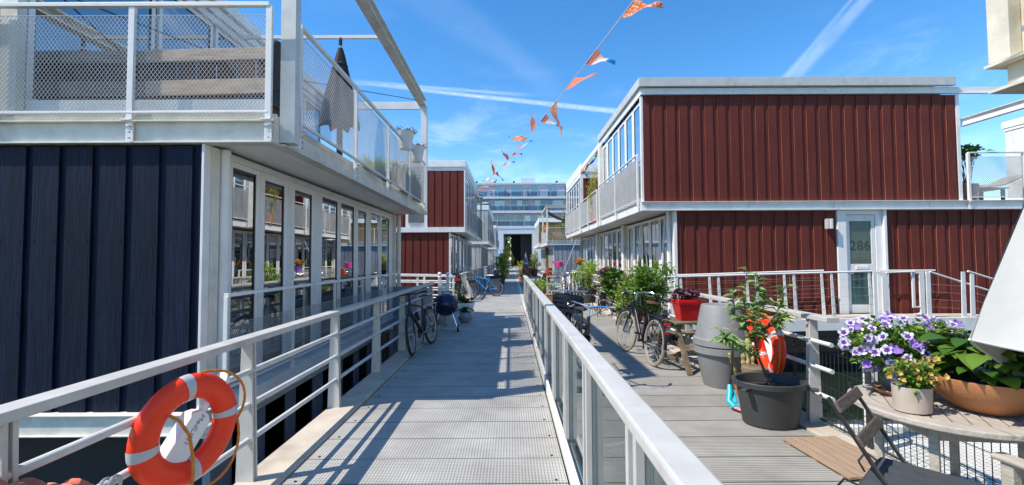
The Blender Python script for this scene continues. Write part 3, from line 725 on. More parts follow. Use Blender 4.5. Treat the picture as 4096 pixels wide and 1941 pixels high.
def far_house(label, o, xc, s, y0, y1, front, zlow, win_n, up_x=None, top=5.85, lx=None):
    """distant floating house: xc is the side wall facing the jetty, s the side it faces"""
    H = T('floating_house', label, 'house', o, 'floating houses along the jetty')
    w = 8; x1 = xc-s*w; lo = lx if lx is not None else xc-s*.7
    a, b = min(xc, x1), max(xc, x1)
    cladding(H, o, a+.03, b-.03, 3.02, top-.4, y0, front, .333, .055, .03, nails=False)
    la, lb = min(lo, x1), max(lo, x1)
    cladding(H, o, la+.03, lb-.03, zlow, 2.76, y0+.05, front, .333, .055, .03, nails=False)
    m = MB(o); m.box(a-.02, b+.02, y0-.06, y1, top-.39, top); m.build('roof', WHITE, H)
    m = MB(o); m.box(a-.01, b+.01, y0-.06, y1, 2.77, 3.0); m.build('floor_beam', WHITE, H)
    st = (y1-y0-.2)/win_n
    for i in range(win_n):
        p = y0+.12+i*st
        side_window(H, o, xc-s*.05, s, p, p+st*.96, 3.02, top-.4, .12, None, .6)
        side_window(H, o, lo-s*.05, s, p, p+st*.96, zlow+.1, 2.75, .12, None, .6)
    railing(H, (xc+s*.06, y0+.1), (xc+s*.06, y1-.1), 3.05, 4.1, 3, WHITE, .1, .12, .007, o=o, plates=False)
    m = MB(o); q = lo-s*2.2; m.box(q-.05, q+.05, y0+.2, y1, zlow, 5.4); m.box(la+.1, lb-.1, y1-.1, y1, zlow, 2.7); m.box(a+.1, b-.1, y1-.1, y1, 3, 5.4); m.build('room', DARKIN, H)
    m = MB(o); m.box(la, lb, y0+.1, y1, -1.2, zlow-.01); m.build('hull', HULLG, H)
    return H
far_house('pale grey board clad house beyond the red one on the left bank', (-4, 34, 0), -1.75, 1, 34.5, 45, PALEB, -.05, 9, lx=-2.3)
far_house('small white house farthest along the left bank, before the apartment block', (-4, 51, 0), -1.72, 1, 52, 61, PALEB, -.05, 7, lx=-2.3, top=5.6)

# ================================================================== big red house on the right
o = (7, 10.9, 0)
H = T('floating_house', 'large red brown board clad house with a white front door and number on its glass', 'house', o, 'floating houses along the jetty')
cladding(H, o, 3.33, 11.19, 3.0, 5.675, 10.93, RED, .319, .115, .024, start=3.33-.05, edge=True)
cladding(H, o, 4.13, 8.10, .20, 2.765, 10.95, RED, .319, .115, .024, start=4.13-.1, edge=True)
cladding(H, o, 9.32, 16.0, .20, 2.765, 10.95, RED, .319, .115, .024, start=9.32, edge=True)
for q in ((3.27, 3.325, 10.91, 11.0, 2.8, 5.66), (11.195, 11.28, 10.91, 11.2, 3.0, 5.68), (4.05, 4.125, 10.9, 11.05, .1, 2.77)): m = MB(o); m.box(*q); m.build('corner_trim', WHITE, H, bevel=.003)
m = MB(o)
for a, b in ((3.20, 5.60), (5.606, 8.2), (8.206, 11.10)): m.box(a, b, 10.78, 10.88, 5.87, 6.09)
m.box(3.20, 3.30, 10.881, 16.0, 5.87, 6.09); m.box(3.301, 11.10, 10.881, 16.0, 6.05, 6.08); m.build('roof_edge', ALU, H, bevel=.006)
m = MB(o)
for a, b in ((3.26, 8.14), (8.146, 13.2)):
    m.box(a, b, 10.88, 10.90, 5.70, 5.86); m.box(a, b, 10.84, 10.92, 5.685, 5.70)
m.box(3.26, 3.29, 10.921, 20.2, 5.68, 5.86); m.build('roof_beam', WHITE, H, bevel=.002)
m = MB(o)
for a, b in ((3.24, 8.14), (8.146, 16.0)):
    m.box(a, b, 10.87, 10.89, 2.80, 2.985); m.box(a, b, 10.82, 10.93, 2.985, 2.998); m.box(a, b, 10.82, 10.93, 2.775, 2.79)
m.box(3.24, 3.29, 10.93, 20.2, 2.775, 2.998); m.build('floor_beam', WHITE, H, bevel=.002)
m = MB(o); bolts(m, [(x, 10.862, z) for x in (3.4, 5.9, 8.02, 8.27, 10.4, 11.3) for z in (2.85, 2.92)]+[(x, 10.872, 5.77) for x in (3.4, 5.6, 7.9, 8.3, 10.0)], 'y'); m.build('beam_bolts', STEEL, H)
m = MB(o); m.box(3.30, 16, 10.95, 20.2, 2.80, 2.82); m.build('soffit', SOFFIT, H)
m = MB(o); m.box(3.35, 16, 11.0, 20.2, 2.83, 2.985); m.build('terrace_floor', GALV, H)
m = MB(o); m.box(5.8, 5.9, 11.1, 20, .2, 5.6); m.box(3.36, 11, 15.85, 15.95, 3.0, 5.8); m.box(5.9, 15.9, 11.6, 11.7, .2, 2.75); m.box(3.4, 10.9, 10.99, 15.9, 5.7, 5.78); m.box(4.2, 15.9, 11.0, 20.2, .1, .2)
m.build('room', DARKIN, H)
for i in range(6):
    a = 11.05+i*.79; side_window(H, o, 3.34, -1, a, a+.755, 3.05, 5.62, .085, None, (.8, .4, .0, .9, .0, .6)[i], i == 5)
for i in range(5):
    a = 11.35+i*.84; side_window(H, o, 4.13, -1, a, a+.80, .22, 2.74, .085, None, (.2, .0, .5, .3, .6)[i], i == 4)
for i in range(5):
    a = 16.3+i*.8; side_window(H, o, 4.13, -1, a, a+.76, .22, 2.74, .085, None, (.4, .8, .3, .6, .2)[i], i in (0, 4))
for a, b in ((15.6, 16.25), (20.3, 20.9), (11.06, 11.34)): m = MB(o); m.box(4.08, 4.18, a, b, .15, 2.77); m.build('side_pier', CREAM, H)
m = MB(o); m.bx((3.98, 11.6, 1.5), (.03, .07, 2.4), (0, 5, 0)); m.build('open_sash', WHITE, H); m = MB(o); m.bx((3.98, 13.9, 1.4), (.03, .06, 2.2), (0, 6, 0)); m.build('open_sash', WHITE, H)
pipe(H, o, 4.0, 11.15, -.1, 2.78, .05); pipe(H, o, 4.0, 15.7, -.1, 2.78, .06); pipe(H, o, 4.0, 20.5, -.1, 2.78, .05)
railing(H, (3.86, 11.4), (3.86, 15.5), .35, 1.25, 3, WHITE, .06, .09, .003, o=o, plates=False, drop=.2, gap=.25)
railing(H, (3.86, 16.3), (3.86, 20.2), .35, 1.25, 3, WHITE, .06, .09, .003, o=o, plates=False, drop=.2, gap=.25)
railing(H, (3.19, 11.0), (3.19, 15.7), 3.05, 4.22, 2, WHITE, .05, .07, .004, o=o)
railing(H, (3.19, 16.2), (3.19, 20.1), 3.05, 4.15, 2, WHITE, .05, .07, .004, o=o)
m = MB(o); m.box(3.22, 3.34, 15.78, 16.1, 2.8, 5.66); m.build('frame_post', CREAM, H, bevel=.004)
m = MB(o); m.box(3.22, 3.34, 20.15, 20.28, 2.8, 5.66); m.build('frame_post', CREAM, H, bevel=.004)
m = MB(o); m.box(3.35, 11, 20.1, 20.2, 5.3, 5.4); m.build('frame_beam', WHITE, H)
m = MB(o); m.box(4.1, 16, 11.0, 20.2, -1.2, .09); m.build('hull', HULL, H)
# right hand terrace of the same house
railing(H, (11.38, 10.85), (14.16, 10.85), 3.07, 4.20, 2, WHITE, .05, .06, .003, post=(.05, .06), o=o)
m = MB(o); m.beam((11.4, 11.0, 4.98), (11.4, 5.5, 4.98), .02, .18); m.beam((11.4, 11.0, 5.07), (11.4, 5.5, 5.07), .12, .014); m.beam((11.4, 11.0, 4.89), (11.4, 5.5, 4.89), .12, .014)
m.build('frame_beam', WHITE, H)
# front door
m = MB(o); m.box(8.11, 8.33, 10.90, 11.02, .2, 2.77); m.box(9.08, 9.24, 10.93, 11.02, .2, 2.77); m.box(8.33, 9.08, 10.92, 11.02, 2.66, 2.77); m.box(9.245, 9.31, 10.86, 11.02, .2, 2.77)
D = m.build('door', WHITE_CLEAN, H, bevel=.004)
m = MB(o); m.box(8.34, 8.44, 10.945, 11.0, .22, 2.65); m.box(8.98, 9.07, 10.945, 11.0, .22, 2.65); m.box(8.44, 8.98, 10.945, 11.0, 2.50, 2.65); m.box(8.44, 8.98, 10.945, 11.0, 1.23, 1.43); m.box(8.44, 8.98, 10.945, 11.0, .22, .42)
m.box(8.56, 8.86, 10.915, 10.944, 1.30, 1.38)
m.build('leaf', WHITE, D, bevel=.004)
m = MB(o); m.box(8.43, 8.99, 10.965, 10.972, 1.42, 2.51); m.box(8.43, 8.99, 10.965, 10.972, .41, 1.24); m.build('pane', M('door_glass', (.05, .105, .105), .06, var=.35, vs=1.5, spec=.35), D)
m = MB(o); m.tube([(8.39, 10.93, 1.2), (8.39, 10.90, 1.2), (8.48, 10.90, 1.2)], .011, 8); m.build('handle', STEEL, D, smooth=True)
def seg_digit(m, ch, x, z, w, h, y0, y1, t):
    S = {'2': 'abged', '8': 'abcdefg', '6': 'acdefg'}[ch]
    for k in S:
        if k == 'a': m.box(x, x+w, y0, y1, z+h-t, z+h)
        if k == 'd': m.box(x, x+w, y0, y1, z, z+t)
        if k == 'g': m.box(x, x+w, y0, y1, z+h/2-t/2, z+h/2+t/2)
        if k == 'f': m.box(x, x+t, y0+.0005, y1, z+h/2, z+h-.01)
        if k == 'b': m.box(x+w-t, x+w, y0+.0005, y1, z+h/2, z+h-.01)
        if k == 'e': m.box(x, x+t, y0+.0005, y1, z+.01, z+h/2)
        if k == 'c': m.box(x+w-t, x+w, y0+.0005, y1, z+.01, z+h/2)
fc = bpy.data.curves.new('door_number', 'FONT'); fc.body = '286'; fc.size = .34; fc.extrude = .002; fc.space_character = 1.05
fo = bpy.data.objects.new('door_number', fc); col.objects.link(fo); bpy.context.view_layer.update()
me = bpy.data.meshes.new_from_object(fo); bpy.data.objects.remove(fo)
me.materials.clear(); me.materials.append(M('number_film', (.028, .062, .062), .5))
fo = bpy.data.objects.new('number', me); col.objects.link(fo); fo.parent = D; fo.rotation_euler = (R(90), 0, 0)
fo.location = (8.44-o[0], 10.960-o[1], 1.78)
# wall lamp by the door
m = MB((7.85, 10.9, 2.4)); m.box(7.79, 7.93, 10.78, 10.90, 2.30, 2.55)
L = m.build('wall_lamp', ALU, None, bevel=.006); L.location = (7.85, 10.9, 2.4); tag(L, 'square grey wall lamp on red boards beside the white front door', 'lamp')
m = MB((7.85, 10.9, 2.4)); m.box(7.84, 7.90, 10.770, 10.7795, 2.31, 2.54); m.build('diffuser', WHITE_CLEAN, L)

# ================================================================== second house of the right row (red wall behind its terrace)
o = (7, 20.3, 0)
H = T('floating_house', 'red walled house with white roof edge behind the terrace hung with coloured bulbs', 'house', o, 'floating houses along the jetty')
cladding(H, o, 3.4, 11.0, 3.0, 5.40, 20.42, RED, .333, .055, .03, nails=False)
m = MB(o); m.box(3.26, 11, 20.3, 25.7, 5.62, 6.02); m.box(3.27, 11, 20.34, 25.7, 5.42, 5.61); m.build('roof', WHITE, H, bevel=.004)
m = MB(o); m.box(3.24, 3.29, 20.25, 25.7, 2.775, 2.998); m.box(3.3, 11, 20.25, 25.7, 2.80, 2.99); m.build('floor_beam', WHITE, H)
for i in range(6):
    a = 20.5+i*.86; side_window(H, o, 3.34, -1, a, a+.82, 3.02, 5.40, .09, None, .7)
for i in range(5):
    a = 21.0+i*.9; side_window(H, o, 4.13, -1, a, a+.86, .22, 2.74, .09, None, .5)
railing(H, (3.19, 20.45), (3.19, 25.5), 3.05, 4.15, 3, WHITE, .06, .08, .004, o=o, plates=False)
railing(H, (3.86, 21.0), (3.86, 25.5), .35, 1.25, 3, WHITE, .07, .10, .004, o=o, plates=False, drop=.2)
m = MB(o); m.box(3.25, 3.32, 25.55, 25.7, 2.8, 5.6); m.build('corner_trim', CREAM, H); m = MB(o); m.box(4.06, 4.16, 25.5, 25.7, .1, 2.77); m.build('corner_trim', CREAM, H)
m = MB(o); m.box(6, 6.1, 20.5, 25.6, .1, 5.5); m.box(3.4, 6, 25.55, 25.65, 3.0, 5.5); m.box(4.2, 6, 25.55, 25.65, .1, 2.7); m.build('room', DARKIN, H)
m = MB(o); m.box(4.1, 11, 20.3, 25.7, -1.2, .15); m.build('hull', HULLG, H)

# third house: grey lower wall, terrace with pergola, olive box behind
o = (6, 36, 0)
H = T('floating_house', 'grey board clad house with an olive upper box, pergola and shaded terrace', 'house', o, 'floating houses along the jetty')
cladding(H, o, 3.55, 10, .1, 2.70, 36.2, GREYB, .36, .055, .03, nails=False)
cladding(H, o, 2.75, 10, 3.1, 5.1, 42.0, OLIVE, .36, .055, .03, nails=False)
m = MB(o); m.box(2.7, 10, 41.9, 50, 5.1, 5.5); m.build('roof', WHITE, H)
m = MB(o); m.box(2.95, 10, 36.05, 42, 2.72, 2.98); m.box(2.6, 10, 42, 50, 2.72, 2.98); m.build('floor_beam', WHITE, H)
for i in range(6):
    a = 36.4+i*.9; side_window(H, o, 3.55, -1, a, a+.86, .15, 2.7, .12, None, .6)
m = MB(o); m.box(3.4, 3.6, 42.2, 43.6, .1, 2.7); m.build('olive_panel', OLIVE, H)
for i in range(6):
    a = 43.8+i*1.0; side_window(H, o, 3.4, -1, a, a+.95, .15, 2.7, .14, None, .6)
    side_window(H, o, 2.68, -1, a-1.6, a-.65, 3.0, 5.1, .14, None, .6)
railing(H, (2.98, 36.0), (7, 36.0), 3.05, 4.15, 2, WHITE, .10, .12, .003, o=o, plates=False)
railing(H, (2.93, 36.1), (2.93, 41.8), 3.05, 4.15, 3, WHITE, .10, .12, .003, o=o, plates=False)
railing(H, (2.6, 42.3), (2.6, 49.5), 3.05, 4.15, 3, WHITE, .1, .12, .007, o=o, plates=False)
m = MB(o); m.box(2.94, 3.06, 36.05, 36.2, 2.9, 5.75); m.box(2.94, 3.06, 41.0, 41.15, 2.9, 5.75); m.box(7, 7.12, 36.05, 36.2, 2.9, 5.75); m.build('pergola_post', CREAM, H)
m = MB(o); m.box(2.9, 7.2, 36.0, 36.25, 5.76, 5.96); m.box(2.9, 3.1, 36.26, 41.3, 5.76, 5.96); m.build('pergola_beam', TEAK, H)
m = MB(o); n = 10; vs = []
for i in range(n+1):
    u = i/n; zz = 5.6-.75*math.sin(u*math.pi*.9)
    vs += [(3.1+3.2*u, 36.6, zz), (3.1+3.2*u, 39.2, zz+.1)]
m.add(vs, [(2*i, 2*i+2, 2*i+3, 2*i+1) for i in range(n)]); m.build('shade_cloth', DARKCANVAS, H, smooth=True)
m = MB(o); m.box(5, 5.1, 36.4, 50, .1, 2.7); m.box(5, 5.1, 42.2, 50, 3, 5); m.build('room', DARKIN, H)
m = MB(o); m.box(3.5, 10, 36.2, 50, -1.2, .08); m.build('hull', HULLG, H)

# ================================================================== beige house corner, near right
o = (5, 1, 0)
H = T('floating_house', 'weathered beige upper corner of a house jutting into view over the white parasol', 'house', o, 'floating houses along the jetty')
m = MB(o); m.box(3.26, 9, -4, 2.92, 2.90, 6.0); m.build('upper_wall', BEIGE, H)
m = MB(o); m.box(3.17, 3.255, 2.81, 2.94, 2.90, 6.0); m.build('post', BEIGE, H, bevel=.004)
m = MB(o); m.box(3.18, 3.255, -4, 2.735, 2.93, 6.0); m.build('side_panel', BEIGE, H, bevel=.004)
m = MB(o); m.box(3.15, 9, -4, 2.95, 2.872, 2.892); m.build('flange', BEIGE, H)
m = MB(o); m.box(3.23, 9, -4, 2.88, 2.72, 2.87); m.build('floor_beam', BEIGE, H)
m = MB(o); m.box(3.15, 9, -4, 2.93, 2.695, 2.715); m.build('flange', BEIGE, H)
m = MB(o); m.tube([(3.17, 2.70, 3.03), (3.145, 2.70, 3.03)], .022, 8); m.build('bolt', STEEL, H)
m = MB(o); m.box(4.1, 9, -4, 2.4, .1, 2.69); m.build('lower_wall', NAVY, H)
m = MB(o); m.box(4.05, 9, -4, 2.45, -1.2, .09); m.build('hull', HULL, H)
H.location = (5.08, 1, 0)
# white house far right, beyond the terrace
o = (18, 16, 0)
H = T('floating_house', 'white house with tall window rising beyond the mesh fenced terrace on the right', 'house', o, 'floating houses along the jetty')
m = MB(o); m.box(16.6, 24, 14.4, 15, -.5, 5.89); m.build('wall', CREAM, H); H.location.x += .45
m = MB(o); m.box(16.54, 24.1, 14.32, 15.05, 6.0, 6.22); m.box(16.57, 24, 14.36, 15, 5.9, 5.99); m.build('roof', WHITE, H)
m = MB(o); m.box(17.0, 17.12, 14.3, 14.39, 3.3, 5.6); m.box(17.9, 18.0, 14.3, 14.39, 3.3, 5.6); m.box(17.12, 17.9, 14.3, 14.39, 5.48, 5.6); m.box(17.12, 17.9, 14.3, 14.39, 3.3, 3.42); m.box(17.12, 17.9, 14.3, 14.39, 4.5, 4.56)
w = m.build('window', WHITE_CLEAN, H); m = MB(o); m.box(17.1, 17.92, 14.34, 14.35, 3.4, 5.5); m.build('pane', PANE_SKY, w)
m = MB(o); m.box(16.61, 16.75, 14.3, 14.39, -.5, 5.69); m.build('corner_trim', WHITE, H)
# ------------------------------------------------------------------ apartment block at the end of the jetty
o = (2, 90, 0)
B = T('apartment_block', 'white apartment block with glass balconies and a dark passage at the end of the jetty', 'building', o)
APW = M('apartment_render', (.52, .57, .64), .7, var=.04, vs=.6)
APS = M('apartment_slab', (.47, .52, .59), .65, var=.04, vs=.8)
y = 90
x0, x1 = -22, 30
pl, pr, ph = -1.5, 4.4, 6.75          # passage
m = MB(o)
m.box(x0, pl, y+1.6, y+13, 0, 17.1); m.box(pr, x1, y+1.6, y+13, 0, 17.1); m.box(pl, pr, y+1.6, y+13, ph+1.2, 17.1)
m.build('wall', APW, B)
m = MB(o); m.box(pl-1.1, pl, y, y+1.59, 0, ph+1.3); m.box(pr, pr+6, y, y+1.59, 0, ph+1.3); m.box(pl-8, pl-4, y, y+1.59, 0, ph+1.3)
m.box(x0, x1, y-.05, y+1.59, ph+1.31, ph+1.6); m.box(pl, pr, y, y+1.59, ph, ph+1.3); m.box(pr+6.01, x1, y, y+1.59, 5.5, ph+1.3); m.box(x0, pl-1.11, y+.2, y+1.59, 5.5, ph+1.3)
m.build('portal', APS, B)
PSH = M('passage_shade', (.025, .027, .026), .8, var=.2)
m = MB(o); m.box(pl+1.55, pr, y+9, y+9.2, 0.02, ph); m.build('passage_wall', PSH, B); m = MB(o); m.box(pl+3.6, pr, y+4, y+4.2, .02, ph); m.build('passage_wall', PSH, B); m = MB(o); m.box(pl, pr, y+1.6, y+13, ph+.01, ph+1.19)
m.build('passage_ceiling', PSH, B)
DKG = PANE_SKY
fl = [8.25, 11.45, 14.4]
GLZ = GLASS('apartment_glass', (.30, .45, .62), .10, fres=1.0)
GLZL = GLASS('apartment_pale_glass', (.36, .50, .6), .22, fres=1.0)
random.seed(3)
for k, z in enumerate(fl):
    m = MB(o); m.box(x0, x1, y-.1+(.25 if k == 2 else 0), y+1.59, z-.42, z); m.build('balcony_slab', APS, B)
    # windows across the storey
    x = -19
    while x < 28:
        wd = random.choice([2.2, 2.8, 3.6, 4.4]); gap = random.choice([.25, .9, 1.3] if k < 2 else [1.2, 1.8, 2.4])
        if k == 2: wd *= .62
        h0, h1 = z+.12, z+2.45
        mm = MB(o); f = .07
        mm.box(x, x+f, y+1.5, y+1.597, h0, h1); mm.box(x+wd-f, x+wd, y+1.5, y+1.597, h0, h1); mm.box(x+f, x+wd-f, y+1.5, y+1.597, h1-f, h1); mm.box(x+f, x+wd-f, y+1.5, y+1.597, h0, h0+f)
        nx = max(1, int(wd/1.2))
        for i in range(1, nx): mm.box(x+wd*i/nx-.03, x+wd*i/nx+.03, y+1.51, y+1.597, h0+f, h1-f)
        w = mm.build('window', APS, B)
        j = random.randrange(nx)
        mm = MB(o)
        for i in range(nx):
            if i != j: mm.box(x+wd*i/nx+.03, x+wd*(i+1)/nx-.03, y+1.56, y+1.57, h0+f, h1-f)
        if nx > 1: mm.build('pane', GLZ, w)
        mm = MB(o); mm.box(x+wd*j/nx+.03, x+wd*(j+1)/nx-.03, y+1.56, y+1.57, h0+f, h1-f); mm.build('pane', GLZL if random.random() < .75 else GLZ, w)
        mm = MB(o); mm.box(x+f, x+wd-f, y+1.575, y+1.585, h0+f, h1-f); mm.build('room_dark_sheet', M('dim_room_%d' % (int(x*10)+k*1000), random.choice([(.02, .035, .06), (.04, .06, .09), (.12, .15, .19), (.012, .018, .03), (.02, .04, .07)]), .8), w)  # thin sheet behind the panes, darkness of the room put into its colour
        x += wd+gap
    # glass balustrade
    mm = MB(o); yb = y+.02+(.25 if k == 2 else 0)
    mm.box(x0, x1, yb, yb+.06, z+1.16, z+1.22); mm.box(x0, x1, yb, yb+.05, z+.06, z+.1)
    xx = x0
    while xx < x1: mm.box(xx, xx+.06, yb+.005, yb+.055, z, z+1.159); xx += 2.75
    r = mm.build('balcony_railing', APS, B)
    mm = MB(o); mm.box(x0, x1, yb+.02, yb+.03, z+.11, z+1.15); mm.build('glass_panel', GLASS('balcony_glass_%d' % k, (.70, .78, .84), .0, fres=.6), r)
    for xx in (-2.6+.6*k, 3.2, 8.6, -10, 15):
        mm = MB(o); a = xx
        mm.box(a, a+.05, y+.05, y+1.5, z+1.9, z+1.95); mm.box(a, a+.05, y+.05, y+.11, z+1.06, z+1.9); mm.box(a, a+.05, y+.8, y+.85, z+.05, z+1.9)
        s = mm.build('balcony_divider', APS, B)
        mm = MB(o); mm.box(a+.01, a+.03, y+.12, y+1.5, z+.1, z+1.89); mm.build('glass_panel', GLZL, s)
    for xx in (-3.6, -.2, 2.5, 6.4, 10.2):
        xx += random.uniform(-.8, .8)
        mm = MB(o); mm.bx((xx, y+.75, z+.38), (.5, .45, .05)); mm.bx((xx, y+.97, z+.65), (.5, .05, .5), (14, 0, 0))
        for dx in (-.22, .22):
            for dy in (-.2, .2): mm.box(xx+dx-.02, xx+dx+.02, y+.75+dy-.02, y+.75+dy+.02, z, z+.36)
        c = mm.build('balcony_chair', random.choice([WHITE_CLEAN, TAN, TEAK]), None); c.location = o
        tag(c, 'chair standing behind the glass railing of a distant apartment balcony', 'chair', 'chairs on the apartment balconies')
m = MB(o); m.box(x0, x1, y+1.3, y+13, 17.11, 17.45); m.build('roof', APS, B)
m = MB(o); m.box(2.2, 5.3, y+4, y+8, 17.46, 18.9); m.build('roof_housing', APW, B)
for xx in (-7.2, -3.4, .6, 9.6):
    m = MB(o); m.tube([(xx, y+2.5, 17.4), (xx, y+2.5, 17.7), (xx+.12, y+2.3, 17.85), (xx+.22, y+2.0, 17.8)], .17, 8); m.build('roof_vent', BLACK, B, smooth=True)
# blue umbrella on a balcony
m = MB((-5.2, 90.7, 11.0)); m.lathe([(1.1, 2.0), (.6, 2.2), (.02, 2.35)], (-5.2, 90.7, 11), 10, cap0=False); m.tube([(-5.2, 90.7, 11.0), (-5.2, 90.7, 13.3)], .03, 6)
u = m.build('balcony_parasol', M('pale_blue_cloth', (.45, .58, .80), .8), None); u.location = (-5.2, 90.7, 11.0); tag(u, 'pale blue open parasol on a balcony of the far apartment block', 'parasol')
# white satellite dish
m = MB((5.5, 90.3, 8.35)); m.lathe([(.02, 0), (.3, .05), (.45, .14)], (5.5, 90.3, 8.9), 12); m.tube([(5.5, 90.3, 8.35), (5.5, 90.3, 8.9)], .03, 6)
u = m.build('satellite_dish', WHITE_CLEAN, None); u.location = (5.5, 90.3, 8.35); tag(u, 'small white satellite dish on the lowest balcony of the far apartment block', 'dish')

# ------------------------------------------------------------------ lifebuoys
def lifebuoy(name, label, loc, e, RR=.275, r=.062, holder=True):
    t = T(name, label, 'lifebuoy', loc); t.rotation_euler = tuple(R(a) for a in e)
    m = MB(); n = 48; pts = [(RR*math.cos(2*math.pi*i/n), 0, RR*math.sin(2*math.pi*i/n)) for i in range(n)]
    # oval section ring (wider radially)
    vs = []; fs = []; k = 16
    for i in range(n):
        a = 2*math.pi*i/n
        for j in range(k):
            b = 2*math.pi*j/k
            rr = RR + r*1.25*math.cos(b); yy = r*.95*math.sin(b)
            vs.append((rr*math.cos(a), yy, rr*math.sin(a)))
    for i in range(n):
        for j in range(k): fs.append((i*k+j, i*k+(j+1) % k, ((i+1) % n)*k+(j+1) % k, ((i+1) % n)*k+j))
    m.add(vs, fs); m.build('ring', ORANGE, t, smooth=True)
    for q in range(4):
        m = MB(); vs = []; fs = []; s = 6
        for i in range(s+1):
            a = R(-1+90*q+22) + R(11)*i/s
            for j in range(k):
                b = 2*math.pi*j/k; rr = RR+(r*1.25+.0025)*math.cos(b); yy = (r*.95+.0025)*math.sin(b)
                vs.append((rr*math.cos(a), yy, rr*math.sin(a)))
        for i in range(s):
            for j in range(k): fs.append((i*k+j, i*k+(j+1) % k, (i+1)*k+(j+1) % k, (i+1)*k+j))
        m.add(vs, fs); m.build('reflective_band', REFLECT, t, smooth=True)
    # grab line: slack loops between the bands
    for q in (0, 3):
        a0 = R(90*q+12); pts = []
        for i in range(13):
            u = i/12; a = a0+R(90)*u; b = RR+r*1.28+.055*math.sin(u*math.pi)*(1 if q != 1 else .4)
            pts.append((b*math.cos(a), -.02-.035*math.sin(u*math.pi), b*math.sin(a)-.02*math.sin(u*math.pi)))
        m = MB(); m.tube(pts, .0075, 7); m.build('grab_line', ROPE, t, smooth=True)
    return t
LB = lifebuoy('lifebuoy', 'orange lifebuoy with silver bands on the railing before the navy house', (-1.785, 2.47, .672), (2, 20, 76), RR=.232, r=.056)
# rope hanging across the ring and the white holder behind it
m = MB(); RY = Matrix.Rotation(R(-20), 4, 'Y'); m.m = RY; m.tube([(-.15, -.06, .13), (-.11, -.078, .09), (-.06, -.085, .0), (-.03, -.08, -.12), (-.02, -.075, -.22), (-.03, -.08, -.32)], .0085, 7); m.build('hanging_rope', ROPE, LB, smooth=True)
t = T('lifebuoy_holder', 'white plastic lifebuoy bracket with stencilled lettering inside the orange ring by the navy house', 'bracket', (-1.815, 2.52, .665)); t.rotation_euler = (R(2), R(-50), R(76))
m = MB(); m.add([(-.24, -.05, -.07), (.06, -.05, -.07), (.09, -.05, -.03), (.09, -.05, .03), (.06, -.05, .07), (-.24, -.05, .07), (-.27, -.05, .04), (-.27, -.05, -.04),
                 (-.24, .03, -.07), (.06, .03, -.07), (.09, .03, -.03), (.09, .03, .03), (.06, .03, .07), (-.24, .03, .07), (-.27, .03, .04), (-.27, .03, -.04)],
                [tuple(range(8)), tuple(range(15, 7, -1))]+[((i+1) % 8, i, 8+i, 8+(i+1) % 8) for i in range(8)])
m.build('body', WHITE_CLEAN, t, bevel=.008)
m = MB(); m.tube([(.08, -.01, 0), (.17, -.02, 0), (.24, -.03, .01)], [.03, .022, .026], 10); m.lathe([(.001, -.018), (.05, -.015), (.055, 0), (.05, .015), (.001, .018)], (.27, -.03, .01), 16)
m.build('hook', WHITE_CLEAN, t, smooth=True)
fc = bpy.data.curves.new('lettering', 'FONT'); fc.body = 'MedLife1'; fc.size = .046; fc.extrude = .0008
fo = bpy.data.objects.new('lettering', fc); col.objects.link(fo); bpy.context.view_layer.update()
me = bpy.data.meshes.new_from_object(fo); bpy.data.objects.remove(fo); me.materials.clear(); me.materials.append(M('lettering_grey', (.25, .26, .28), .5))
fo = bpy.data.objects.new('lettering', me); col.objects.link(fo); fo.parent = t; fo.rotation_euler = (R(90), R(180), 0); fo.location = (.075, -.0512, .02)
m = MB(); m.box(-.225, -.20, -.0515, -.0505, -.03, .03); m.build('red_mark', REDPOT, t)
m = MB(); m.tube([(-1.905, 2.52, .84), (-1.90, 2.5, .9), (-1.86, 2.46, .93)], .02, 8); m.v = [(x+1.9, yy-2.5, z-.85) for x, yy, z in m.v]
single(m, 'lamp_float', ORANGE, 'small orange and brown clip on the rail above the lifebuoy near the navy house', 'clip', (-1.97, 2.58, .81))
LB2 = lifebuoy('lifebuoy', 'orange lifebuoy behind the sapling in the oval tub, seen nearly edge on', (2.80, 4.82, .635), (0, -10, -99), RR=.245, r=.063)
t = T('lifebuoy_holder', 'white lifebuoy bracket behind the leaves of the sapling', 'bracket', (2.85, 4.84, .62)); t.rotation_euler = (0, R(-115), R(-88))
m = MB(); m.box(-.25, .1, -.05, .03, -.06, .06); m.build('body', WHITE_CLEAN, t, bevel=.02)
m = MB(); m.tube([(.1, -.01, 0), (.2, -.02, 0), (.27, -.03, 0)], .024, 10); m.build('hook', WHITE_CLEAN, t, smooth=True)
# orange glove stuck on a stick
t = T('rubber_glove', 'orange rubber glove with spread fingers upright among the sapling leaves', 'glove', (2.72, 5.0, .86)); t.rotation_euler = (0, R(6), R(10))
m = MB(); m.ball((0, 0, 0), .06, 12, 1.15, 1, .5); m.tube([(0, 0, -.03), (0, 0, -.16)], [.042, .05], 10)
for a, L in ((-36, .10), (-16, .13), (4, .135), (24, .115)):
    m.tube([(.045*math.sin(R(a)), 0, .05), (.11*math.sin(R(a)), -.01, .06+L*.5), (.15*math.sin(R(a))+.0, -.015, .05+L)], [.017, .016, .012], 8)
m.tube([(.045, 0, -.02), (.09, -.01, .02), (.12, -.02, .07)], [.02, .018, .013], 8)
m.build('glove', ORANGE, t, smooth=True)
m = MB(); m.tube([(0, 0, -.15), (0, 0, -.86)], .012, 6); m.build('stick', BARK, t)

